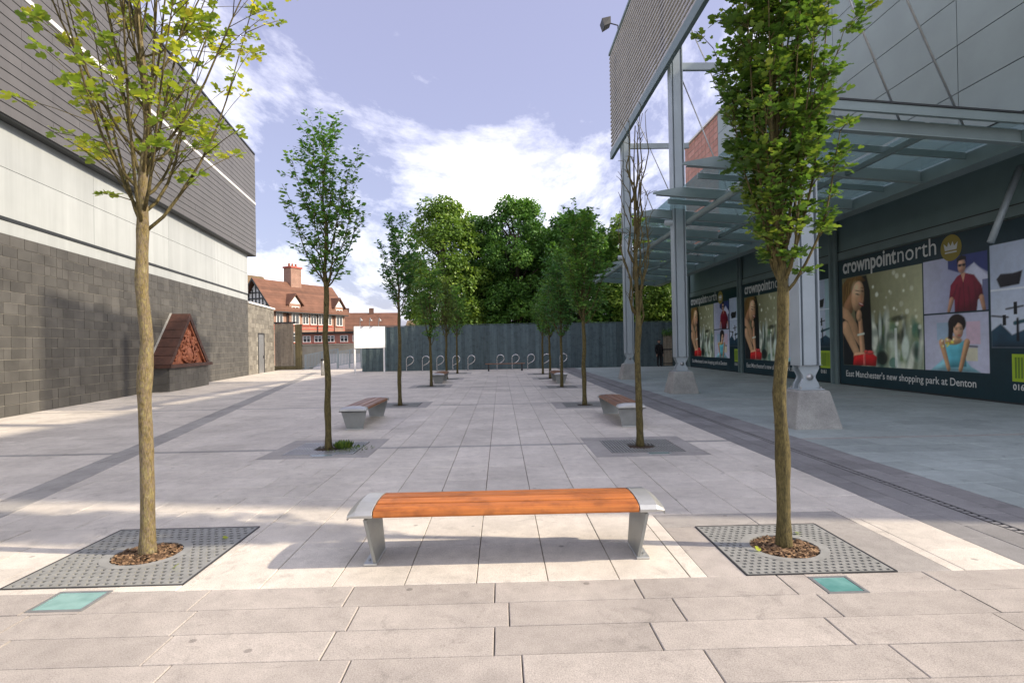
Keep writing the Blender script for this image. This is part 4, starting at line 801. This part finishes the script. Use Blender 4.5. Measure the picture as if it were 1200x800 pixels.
# ------------------------------------------------------------------ benches
def bench(loc, rz, label, wmat):
    b = thing('bench', label, 'bench', loc, rz, 'timber and steel benches'); Lh = 1.18; wl = .99; yd = .275
    def zt(y): return (.466)-.030*(abs(y)/yd)**2.2
    for k in range(4):
        y0 = -yd+k*.1418; y1 = y0+.1246; pts = [(y0, zt(y0)), ((y0+y1)/2, zt((y0+y1)/2)+.001), (y1, zt(y1)), (y1, zt(y1)-.032), (y0, zt(y0)-.032)]
        if k == 0: pts = [(y0+.012, zt(y0)), ((y0+y1)/2, zt((y0+y1)/2)+.001), (y1, zt(y1)), (y1, zt(y1)-.032), (y0+.04, zt(y0)-.032), (y0+.034, .388), (y0+.004, .388), (y0, .40)]
        if k == 3: pts = [(y0, zt(y0)), ((y0+y1)/2, zt((y0+y1)/2)+.001), (y1-.012, zt(y1)), (y1, .40), (y1-.004, .388), (y1-.034, .388), (y1-.04, zt(y1)-.032), (y0, zt(y0)-.032)]
        MB().extrude(pts, (-wl,0,0), (0,1,0), (0,0,1), (1,0,0), 2*wl).build('seat_slat', wmat, b, bevel=0.007)
    MB().box(-wl, wl, -yd+.045, yd-.045, .392, .402).build('added_light_block', 'dark_iron', b)  # unseen plate, added to stop sunlight falling through the slat gaps
    for s in (-1, 1):
        prof = [(-yd, .388), (-yd-.004, .41), (-yd+.02, zt(-yd)+.003)]+[(y, zt(y)+.004) for y in (-.2,-.1,0,.1,.2)]+[(yd-.02, zt(yd)+.003), (yd+.004, .41), (yd, .388)]
        n = len(prof); vs = [(s*(wl+.004), y, z) for y, z in prof]+[(s*(Lh-.06), y, z) for y, z in prof]+[(s*Lh, y*.96, .388+(z-.388)*.5) for y, z in prof]+[(s*Lh, y*.96, .368+(z-.388)*.1) for y, z in prof]
        fs = [tuple(range(n)), tuple(range(4*n-1, 3*n-1, -1))]+[(k*n+i, k*n+n+i, k*n+n+(i+1) % n, k*n+(i+1) % n) for k in range(3) for i in range(n)]
        if s < 0: fs = [f[::-1] for f in fs]
        cp = MB().add(vs, fs).build('end_cap', 'cast_steel', b, bevel=0.006)
        xo, xi = s*1.065, s*1.03; lp = [(-.255,.371),(.255,.371),(.165,.0),(-.165,.0)]
        xs0 = min(xo, xi)
        # plate leans in slightly towards the foot
        vs = [(xo,-.255,.371),(xo,.255,.371),(s*1.015,.165,.012),(s*1.015,-.165,.012)]; vs += [(x-s*.026, y, z) for x, y, z in vs]; fs = [(0,1,2,3),(7,6,5,4),(0,4,5,1),(1,5,6,2),(2,6,7,3),(3,7,4,0)]
        if s > 0: fs = [f[::-1] for f in fs]
        leg = MB().add(vs, fs).build('leg', 'bench_leg', b, bevel=0.004)
        a, c_ = sorted((s*.985, s*1.085)); MB().box(a, c_, -.175, .175, 0.001, .018).build('foot_plate', 'cast_steel', leg, bevel=0.003)
        for y in (-.1, .1): MB().tube([(s*1.055,y,.018),(s*1.055,y,.03)], .011, 6).build('bolt', 'galv', leg)
    return b
bench((0.02, 4.45, 0), R(-0.2), 'long orange timber bench with cast steel ends between the two perforated grates', 'bench_wood')
bench((-2.98, 12.45, 0), R(90), 'timber bench with tapering steel legs on the stone wall side, past the weedy grate', 'bench_wood_old')
bench((2.52, 12.05, 0), R(90), 'timber bench with tapering steel legs behind the bare tree', 'bench_wood_old')
bench((-2.75, 25.6, 0), R(90), 'small far timber bench on the stone wall side, before the feathery tree', 'bench_wood_old')
bench((2.45, 24.2, 0), R(90), 'small far timber bench on the column side, before the fence', 'bench_wood_old')
fb = thing('bench', 'low dark plank bench in front of the fence among the bicycle stands', 'bench', (.25, 35.6, 0), 0, 'timber and steel benches')
for k in range(3): MB().box(-1.25, 1.25, -.2+k*.14, -.07+k*.14, .44, .48).build('seat_slat', 'bench_wood_old', fb)
for s in (-1, 1): MB().box(s*1.05-.05, s*1.05+.05, -.18, .2, 0, .438).build('leg', 'dark_iron', fb)

# ------------------------------------------------------------------ bicycle stands
def stand():
    o = thing('bicycle_stand', 'stainless bent tube bicycle stand in the row before the fence', 'bicycle stand', (0, 37.3, 0), 0, 'bicycle stands in a row before the fence'); pts = [(0,0,0),(0,0,.72)]
    for k in range(7): a = math.pi-k*math.pi/6; pts.append((.24+.24*math.cos(a), 0, .76+.24*math.sin(a)))
    pts += [(.47,0,.72),(.42,0,.6),(.3,0,.5),(.02,0,.36)]; MB().tube(pts, .028, 8).build('tube', 'stainless', o, True); MB().lathe([(.08,0.001),(.08,.012),(.03,.014)], (0,0,0), 12).build('base_plate', 'stainless', o); return o
s0 = stand()
for i, x in enumerate((-6.25,-5.2,-4.25,-3.2,-2.2,-.28,.72,1.75,2.78,3.9)): s = s0 if i == 0 else copy_tree(s0); s.location.x = x; s['label'] = 'stainless bent tube bicycle stand, %s in the row counted from the white sign board' % ['first', 'second', 'third', 'fourth', 'fifth', 'sixth', 'seventh', 'eighth', 'ninth', 'tenth'][i]

# ------------------------------------------------------------------ fence
FY = 38.3; FN = thing('timber_fence', 'tall blue-grey vertical board fence closing the plaza', 'fence', (-9.4, FY, 0))
x = 0.0
while x < 22.6:
    w = .24; MB().box(x+.007, x+w-.007, -.045+(.035 if int(x/.24+.5) % 2 else 0)+rng.uniform(-.004,.004), .0, -.05, 3.02+rng.uniform(-.02,.02)).build('board', 'fence_wood', FN); x += w
MB().box(0, 22.6, -.004, -.001, -.05, 2.98).build('added_backing', 'fence_wood', FN)  # thin sheet added so no light shows between the boards
for k in range(9): MB().box(k*2.7+.1, k*2.7+.22, .004, .12, -.05, 3.0).build('post', 'fence_wood', FN)
for z in (.4, 1.5, 2.6): MB().box(0, 22.6, .001, .06, z, z+.1).build('rail', 'fence_wood', FN)
MB().box(-.02, 22.62, -.05, .03, 3.045, 3.08).build('capping', 'fence_wood', FN)
# white sign board with lamps
SG = thing('sign_board', 'blank white sign board on two posts with three gooseneck lamps', 'sign', (-8.37, 36.2, 0), R(32))
MB().box(-1.02, 1.0, -.03, .03, 1.6, 2.98).build('panel', 'sign_white', SG)
for x in (-.97, .95): MB().box(x-.045, x+.045, .031, .11, -.05, 2.95).build('post', 'sign_white', SG)
for x in (-.62, 0, .6): l = MB().tube([(x,.02,2.98),(x,0,3.3),(x-.03,-.12,3.48),(x-.05,-.3,3.5),(x-.06,-.42,3.4)], .022, 6).build('lamp_arm', 'galv', SG, True); MB().lathe([(.03,.08),(.1,0),(.09,-.02)], (x-.06,-.43,3.33), 10).build('lamp_shade', 'galv', l, True)
# bollard
BO = thing('bollard', 'steel bollard with dark cap near the yard wall', 'bollard', (-10.7, 34.0, 0)); MB().lathe([(.11,-.02),(.11,.86),(.1,.88)], n=14).build('post', 'galv', BO, True); MB().lathe([(.115,.882),(.115,.96),(.06,1.02),(.02,1.03)], n=14).build('cap', 'dark_iron', BO, True); MB().box(-.2,.2,-.02,.02,.74,.78).build('arm', 'galv', BO)
# timber hoarding beside the yard wall
TB = thing('timber_hoarding', 'weathered vertical plank hoarding with mossy end post', 'hoarding', (-17.75, 44.6, 0))
for k in range(7): MB().box(k*.21, k*.21+.2, 0, .04+.01*(k % 2), .3, 3.62).build('plank', 'old_timber', TB)
MB().box(1.62, 2.05, -.1, .25, -.05, 3.55).build('post', 'moss_timber', TB); MB().box(0, 1.6, -.05, .1, -.05, .28).build('kick_board', 'moss_timber', TB); MB().box(-.1, 1.66, -.02, .12, 3.63, 3.75).build('top_rail', 'dark_iron', TB)
# pale gate leaf with ivy beside the fence end
PG = thing('timber_gate', 'pale narrow plank gate leaf with dark strap and ivy top, beside the last column', 'gate', (11.02, 38.0, 0))
for k in range(3): MB().box(k*.2, k*.2+.19, 0, .05, .06, 2.2).build('plank', 'old_timber', PG)
MB().box(-.01, .6, -.02, -.001, 1.1, 1.18).build('strap', 'dark_iron', PG); MB().box(-.01, .6, -.02, -.001, .16, .22).build('strap', 'dark_iron', PG)
q_ = random.Random(8); n = 500; P = [(q_.uniform(-.05,.65), q_.uniform(-.15,.2), 2.2+abs(q_.gauss(0,.22))-.12) for _ in range(n)]
ivy = tag(link('ivy', leaf_mesh('ivy', 'leaf_forest', P, [(q_.uniform(-1,1), q_.uniform(-1,1), q_.uniform(-1,.4)) for _ in P], [(0,-.5,1)]*n, [q_.uniform(.05,.11) for _ in P], [q_.random() for _ in P], DIA_V, DIA_F), None), 'dark ivy clump on top of the pale plank gate leaf', 'ivy', kind='stuff'); ivy.location = (11.02, 38.0, 0)

# ------------------------------------------------------------------ person by the fence
def skinned(name, verts, edges, radii, mat, parent, root=0, sub=2):
    me = bpy.data.meshes.new(name); me.from_pydata(verts, edges, []); me.materials.append(M[mat]); o = bpy.data.objects.new(name, me); COL.objects.link(o); o.parent = parent
    o.modifiers.new('skin', 'SKIN'); sl = me.skin_vertices[0].data
    for i, r in enumerate(radii): sl[i].radius = (r, r) if not isinstance(r, tuple) else r; sl[i].use_root = (i == root)
    sb = o.modifiers.new('sub', 'SUBSURF'); sb.levels = sub; sb.render_levels = sub; me.polygons.foreach_set('use_smooth', [True]*len(me.polygons)); return o
PS = thing('person', 'person in black coat and trousers standing before the fence', 'person', (10.6, 37.55, 0), R(10))
V = [(0,0,.95),(0,0,1.15),(0,0,1.38),(0,0,1.50),(0,-.01,1.58)]; E_ = [(0,1),(1,2),(2,3),(3,4)]; RD = [(.17,.12),(.16,.115),(.19,.12),(.065,.06),(.055,.055)]
for s in (-1, 1):
    b = len(V); V += [(s*.19,0,1.42),(s*.25,.02,1.15),(s*.24,-.06,.92),(s*.235,-.08,.84)]; E_ += [(2,b),(b,b+1),(b+1,b+2),(b+2,b+3)]; RD += [.075,.058,.045,.035]
    b = len(V); V += [(s*.10,0,.88),(s*.11,-.01,.48),(s*.11,.02,.09),(s*.12,-.13,.045)]; E_ += [(0,b),(b,b+1),(b+1,b+2),(b+2,b+3)]; RD += [.10,.072,.052,.045]
skinned('body', V, E_, RD, 'black_cloth', PS)
hd = skinned('head', [(0,0,1.56),(0,-.01,1.63),(0,-.02,1.70),(0,0,1.77)], [(0,1),(1,2),(2,3)], [.05,(.07,.082),(.078,.095),.06], 'skin', PS)
MB().tube([(0,-.105,1.695),(0,-.125,1.665),(0,-.10,1.655)], [.008,.016,.012], 6).build('nose', 'skin', hd, True); MB().box(-.025,.025,-.1,-.088,1.612,1.622).build('mouth', 'terracotta', hd)
for s in (-1, 1): MB().lathe([(.004,-.008),(.012,0),(.004,.008)], (s*.03,-.098,1.70), 8).build('eye', 'black_rubber', hd); MB().lathe([(.01,-.03),(.02,0),(.01,.03)], (s*.082,0,1.69), 8).build('ear', 'skin', hd, True)
skinned('hair', [(0,.02,1.70),(0,.02,1.78),(0,.04,1.62)], [(0,1),(0,2)], [(.088,.09),(.075,.085),.07], 'hair', PS)
for s in (-1, 1):
    hv = [(s*.235,-.085,.85),(s*.232,-.095,.78)]; he = [(0,1)]; hr = [.03,(.02,.038)]
    for f in range(4): b = len(hv); hv += [(s*.23,-.125+f*.02,.75),(s*.225,-.13+f*.02,.715-.004*(f in (1, 2))),(s*.215,-.128+f*.02,.685-.008*(f in (1, 2)))]; he += [(1,b),(b,b+1),(b+1,b+2)]; hr += [.0095,.0088,.008]
    b = len(hv); hv += [(s*.222,-.135,.80),(s*.21,-.15,.765)]; he += [(0,b),(b,b+1)]; hr += [.011,.009]; skinned('hand', hv, he, hr, 'skin', PS, 0, 1)

# ------------------------------------------------------------------ houses beyond the plaza
def window(parent, x, y, z0, z1, w, nm=2, facing='y'):
    # facing 'y': glass in plane y looking to -y ; 'x': plane x looking to -x
    def bx(a0, a1, d0, d1, zz0, zz1): return (a0, a1, y+d0, y+d1, zz0, zz1) if facing == 'y' else (x+d0, x+d1, a0, a1, zz0, zz1)
    c = x if facing == 'y' else y
    mb = MB(); f = .07
    for q in ((c-w/2, c+w/2, -.06, .02, z0, z0+f), (c-w/2, c+w/2, -.06, .02, z1-f, z1), (c-w/2, c-w/2+f, -.06, .02, z0+f, z1-f), (c+w/2-f, c+w/2, -.06, .02, z0+f, z1-f)): mb.box(*bx(*q))
    for k in range(1, nm): mb.box(*bx(c-w/2+k*w/nm-.04, c-w/2+k*w/nm+.04, -.05, .02, z0+f, z1-f))
    mb.box(*bx(c-w/2+f, c+w/2-f, -.045, .015, z0+(z1-z0)*.6, z0+(z1-z0)*.6+.06))
    wn = mb.build('window', 'white_trim', parent); MB().box(*bx(c-w/2+.02, c+w/2-.02, -.02, -.005, z0+.02, z1-.02)).build('pane', 'window_glass', wn); MB().box(*bx(c-w/2-.1, c+w/2+.1, -.12, -.002, z0-.12, z0-.005)).build('sill', 'red_stone', wn)
HS = thing('brick_house', 'red brick house with half-timbered gable, tiled roof and large chimney', 'house', (-24.1, 60, 0), math.atan2(.909, .417))
LH, WH, EV, RG = 11.4, 4.6, 6.15, 9.05
MB().box(0, LH, 0, WH, -.3, EV).build('wall', 'red_brick', HS)
MB().box(-.004, -.001, .0, WH, -.3, EV).build('gable_wall', 'brown_brick', HS)
for x0, x1, mt, nm in ((0, .12, 'white_trim', 'gable_panel'), (LH-.1, LH, 'red_brick', 'gable_wall')): MB().extrude([(.25,EV),(WH-.25,EV),(WH/2,RG-.2)], (x0,0,0), (0,1,0), (0,0,1), (1,0,0), x1-x0).build(nm, mt, HS)
for y in (.8, 1.3, 1.8, 2.3, 2.8, 3.3, 3.8): MB().box(-.05, -.003, y-.07, y+.07, EV+.02, EV+.02+max(.2, (1-abs(y-2.3)/2.2)*2.5)).build('timber', 'dark_trim', HS)
for z, hw in ((EV+.02, 2.1), (EV+.85, 1.45), (EV+1.5, .95)): MB().box(-.06, -.052, 2.3-hw, 2.3+hw, z, z+.14).build('timber', 'dark_trim', HS)
for y in (.9, 2.0, 3.1): window(HS, -.01, y, 4.5, 5.7, .9, 2, 'x')
def roof(parent, x0, x1, w, ev, rg, mat, ov=.45, name='roof', y0=0):
    s = (rg-ev)/(w/2); vs = []; courses = []
    for x in (x0, x1): vs += [(x, y0-ov, ev-ov*s+.02), (x, y0+w/2, rg+.02), (x, y0+w+ov, ev-ov*s+.02), (x, y0+w+ov, ev-ov*s+.2), (x, y0+w/2, rg+.22), (x, y0-ov, ev-ov*s+.2)]
    n_ = 11
    for k in range(n_):                                       # overlapping tile courses
        a, b = k/n_, (k+1)/n_+.03
        for sg in (-1, 1):
            def pt(q, up): d_ = (w/2+ov)*(1-min(q, 1)); return (y0+w/2+sg*d_, rg+.22-s*d_+up)
            (ya, za), (yb, zb) = pt(a, .05), pt(b, .012); courses.append([(x0-.02,ya,za),(x1+.02,ya,za),(x1+.02,yb,zb),(x0-.02,yb,zb),(x0-.02,ya,za-.045),(x1+.02,ya,za-.045)])
    o_ = MB().add(vs, [(0,1,4,5),(1,2,3,4),(11,10,7,6),(10,9,8,7),(5,4,10,11),(4,3,9,10),(1,0,6,7),(2,1,7,8),(0,5,11,6),(3,2,8,9)]).build(name, mat, parent)
    for c_ in courses: MB().add(c_, [(0,1,2,3),(4,5,1,0)]).build('tile_course', mat, o_)
    return o_
rf = roof(HS, -.5, LH+.4, WH, EV, RG, 'roof_tile')
s_ = (RG-EV)/2.3
for (y0_, y1_) in ((-.48, 2.3), (5.08, 2.3)): MB().add([(-.56, y0_, EV-.45*s_-.05), (-.56, y1_, RG-.02), (-.56, y1_, RG+.24), (-.56, y0_, EV-.45*s_+.2), (-.502, y0_, EV-.45*s_-.05), (-.502, y1_, RG-.02), (-.502, y1_, RG+.24), (-.502, y0_, EV-.45*s_+.2)], [(0,1,2,3),(7,6,5,4),(0,4,5,1),(1,5,6,2),(2,6,7,3),(3,7,4,0)]).build('barge_board', 'dark_trim', HS)
ch = MB().box(4.5, 6.1, 1.8, 2.9, 7.5, 10.9).build('chimney', 'red_brick', rf); MB().box(4.4, 6.2, 1.7, 3.0, 10.9, 11.1).build('chimney_cap', 'red_stone', rf)
for k in range(3): MB().lathe([(.14,0),(.11,.4)], (4.8+k*.5, 2.35, 11.1), 8).build('chimney_pot', 'terracotta', rf)
roof(HS, -1.5, 5.0, 5.0, 7.6, 10.0, 'roof_olive', .2, 'rear_roof', 4.2)
for x, w in ((3.07, 1.7), (10.2, 1.5)):
    MB().box(x-w/2, x+w/2, -.16, .4, 2.0, 6.6).build('bay', 'red_brick', HS); MB().extrude([(x-w/2,6.6),(x+w/2,6.6),(x,7.45)], (0,-.15,0), (1,0,0), (0,0,1), (0,1,0), 1.4).build('bay_gable', 'white_trim', HS)
    for sg in (-1, 1): MB().add([(x+sg*(w/2+.3),-.4,6.38),(x,-.4,7.62),(x,2.2,7.62),(x+sg*(w/2+.3),1.0,6.38),(x+sg*(w/2+.3),-.4,6.5),(x,-.4,7.76),(x,2.2,7.76),(x+sg*(w/2+.3),1.0,6.5)], [(0,1,2,3),(7,6,5,4),(0,4,5,1),(1,5,6,2),(2,6,7,3),(3,7,4,0)]).build('bay_roof', 'roof_tile', HS)
    window(HS, x, -.16, 4.3, 6.3, 1.1, 2)
for x in (.95, 4.75, 6.0, 7.25, 8.5): window(HS, x, 0, 4.35, 5.75, .95, 2)
for x in (.95, 3.07, 4.75, 6.0, 7.25, 8.5, 10.2): window(HS, x, -.165 if x in (3.07, 10.2) else 0, 2.35, 3.45, .95, 2)
for z in (3.75, 4.05): MB().box(0.01, LH-.01, -.035, -.001, z, z+.16).build('string_course', 'red_stone', HS)
MB().box(-.01, LH, -.62, -.45, EV-.62, EV-.5).build('gutter', 'dark_trim', HS)
for x in (2.0, 6.6): MB().tube([(x,-.1,2),(x,-.1,EV-.3)], .05, 6).build('downpipe', 'dark_trim', HS)
# single-storey annex and pale retaining wall
AX = thing('annex', 'low pink single-storey annex with dark flat roof before the brick house', 'building', (-19.6, 55, 0)); MB().box(0, 6.6, 0, 3.0, -.3, 3.05).build('wall', 'pink_render', AX); MB().box(-.15, 6.75, -.2, 3.1, 3.055, 3.22).build('roof', 'dark_trim', AX)
for x in (.8, 1.9, 3.1, 4.4, 5.6): window(AX, x, 0, 2.2, 2.85, .75, 2)
RW = thing('retaining_wall', 'pale cream retaining wall below the pink annex', 'wall', (-19.0, 52, 0)); 
for k in range(4): MB().box(k*1.6, k*1.6+1.585, 0, .3, -.2, 1.92).build('wall_panel', 'cream_wall', RW)
MB().box(-.05, 6.45, -.06, .36, 1.925, 2.05).build('coping', 'cream_wall', RW)
def railing(a, b, h, label):
    v = Vector((b[0]-a[0], b[1]-a[1], 0)); Ln = v.length; g = thing('railing', label, 'railing', (a[0], a[1], 0), math.atan2(v.y, v.x), 'grey ramp railings'); dz = b[2]-a[2]
    def zz(x): return a[2]+dz*x/Ln
    for x in np.linspace(0, Ln, 3): MB().box(x-.06, x+.06, -.06, .06, -.1, zz(x)+h).build('post', 'steel_paint', g)
    for q in (.12, h-.06): MB().add([(0,-.03,zz(0)+q),(0,.03,zz(0)+q),(0,.03,zz(0)+q+.06),(0,-.03,zz(0)+q+.06),(Ln,-.03,zz(Ln)+q),(Ln,.03,zz(Ln)+q),(Ln,.03,zz(Ln)+q+.06),(Ln,-.03,zz(Ln)+q+.06)], [(3,2,1,0),(4,5,6,7),(0,1,5,4),(1,2,6,5),(2,3,7,6),(3,0,4,7)]).build('rail', 'steel_paint', g)
    mb = MB(); x = .12
    while x < Ln: mb.box(x-.03, x+.03, -.012, .012, zz(x)+.18, zz(x)+h-.06); x += .11
    tag(mb.build('pickets', 'steel_paint', g), kind='stuff'); return g
railing((-15.6, 45.2, -.1), (-13.3, 46.2, .35), 1.25, 'grey metal railing rising beside the mossy post'); railing((-13.0, 45.0, .1), (-11.2, 45.4, .4), 1.25, 'grey metal railing behind the blank white sign')
MB_ = MB(); MB_.add([(-15.6,46.6,-.1),(-9.5,46.6,-.1),(-9.5,51.9,1.1),(-15.6,51.9,1.1)], [(0,1,2,3)]); tag(MB_.build('ramp', 'paving_light'), kind='structure')
H2 = thing('brick_house', 'long low house with red tiled roof and dark brick end wall', 'house', (-23.2, 80, 0), R(14)); MB().box(0, 8.6, 0, 5, -.3, 4.3).build('wall', 'brown_brick', H2); MB().extrude([(.1,4.3),(4.9,4.3),(2.5,6.4)], (0,0,0), (0,1,0), (0,0,1), (1,0,0), .12).build('gable_wall', 'brown_brick', H2); r_ = roof(H2, -.3, 8.8, 5, 4.3, 6.5, 'roof_tile')
for x in (1.4, 4.9): MB().box(x-.35, x+.35, 2.2, 2.8, 6.2, 7.4).build('chimney', 'brown_brick', r_)
for x in (1.5, 3.5, 5.5, 7.4): window(H2, x, 0, 2.4, 3.7, 1.0, 2)
H3 = thing('brick_house', 'far olive-roofed house just showing over the fence', 'house', (-16.0, 95, 0), R(-6)); MB().box(0, 9, 0, 5, -.3, 4.0).build('wall', 'brown_brick', H3); roof(H3, -.3, 9.3, 5, 4.0, 5.9, 'roof_olive'); MB().box(2, 2.7, 2.2, 2.8, 5.5, 6.6).build('chimney', 'brown_brick', H3)
for x in (1.5, 4.5, 7.4): window(H3, x, 0, 2.2, 3.4, 1.0, 2)

# ------------------------------------------------------------------ mature trees beyond the fence
def big_tree(loc, label, seed, h, r, base, n=26000, ls=.25):
    rg = random.Random(seed); nr_ = np.random.RandomState(seed); t = thing('mature_tree', label, 'tree', loc, 0, 'mature trees beyond the fence')
    tb = MB(); tb.tube([(0,0,-.2),(0,0,.4),(.05,.05,h*.25),(.1,0,h*.5),(0,.1,h*.8)], [.42,.32,.27,.2,.06], 9); tb.build('trunk', 'bark_dark', t, True)
    lim = MB(); cl = []
    lob = [(rg.uniform(0, 6.28), rg.uniform(.75, 1.12)) for _ in range(6)]
    for k in range(150):
        u = rg.random(); zc = base+(h-base)*u; pr = math.sqrt(max(.02, 1-((u-.42)/.6)**2)) if u > .42 else .62+.38*(u/.42)
        an = rg.uniform(0, 6.283); lf = 1+.16*math.sin(3*an+seed)+.1*math.sin(5*an+zc*.8+seed*2); rr_ = r*pr*lf*rg.uniform(.45, 1.0)**.5*.92; c = Vector((rr_*math.cos(an), rr_*math.sin(an), zc)); cl.append((c, rg.uniform(.45, .95)*r*.3, rg.random()))
        if k % 6 == 0: lim.tube([(0,0,max(1.6, zc-h*.25)), (c.x*.5, c.y*.5, zc-h*.07), tuple(c)], [.09,.06,.02], 5)
    lim.build('limbs', 'bark_dark', t, True)
    cc = np.array([tuple(c[0]) for c in cl]); cr = np.array([c[1] for c in cl]); cv = np.array([c[2] for c in cl]); w = cr**2; idx = nr_.choice(len(cl), n, p=w/w.sum())
    d = nr_.normal(size=(n, 3)); d /= np.linalg.norm(d, axis=1, keepdims=True); rad = nr_.uniform(.35, 1.0, n)**.5; P = cc[idx]+d*(cr[idx]*rad)[:, None]*np.array([1.1, 1.1, .8])
    D = d*.8+nr_.normal(size=(n, 3))*.5+np.array([0, 0, -.35]); U = d*.6+np.array([0, 0, .9])+nr_.normal(size=(n, 3))*.35
    link('crown', leaf_mesh('crown', 'leaf_forest' if seed % 3 else 'leaf_forest_b', P, D, U, ls*nr_.uniform(.6, 1.25, n), np.clip(.5*cv[idx]+.55*nr_.rand(n), 0, 1), DIA_V*np.array([1.25,1,1]), DIA_F), t)
bt = [((-4.6,45.5,0), 'broad bright green mature tree over the fence behind the feathery young tree', 12.9, 3.5, 2.2), ((1.4,47,0), 'pointed mature tree over the fence with sky gap in its crown', 13.5, 3.2, 2.6), ((6.6,46.5,0), 'dark mature tree over the fence behind the column side row', 12.2, 3.3, 2.2), ((11.2,46,0), 'dark mature tree over the fence behind the steel columns', 11.6, 3.3, 2.0), ((-1.7,48.5,0), 'shadowed mature tree between the broad and the pointed tree', 12.2, 3.2, 2.0), ((4.2,51,0), 'shadowed mature tree behind the pointed tree', 12.0, 3.2, 1.6), ((15.5,48,0), 'mature tree behind the end of the shop building', 11.2, 3.5, 1.8), ((9.0,52,0), 'shadowed mature tree deepest behind the steel columns', 11.0, 3.6, 1.4), ((-0.2,54,0), 'low shadowed mature tree farthest behind the fence', 9.0, 4.0, 1.0)]
for i, (l, lb, h, r, b) in enumerate(bt): big_tree(l, lb, 51+i, h, r, b, ls=(.25, .21, .29)[i % 3], n=(26000, 32000, 22000)[i % 3])
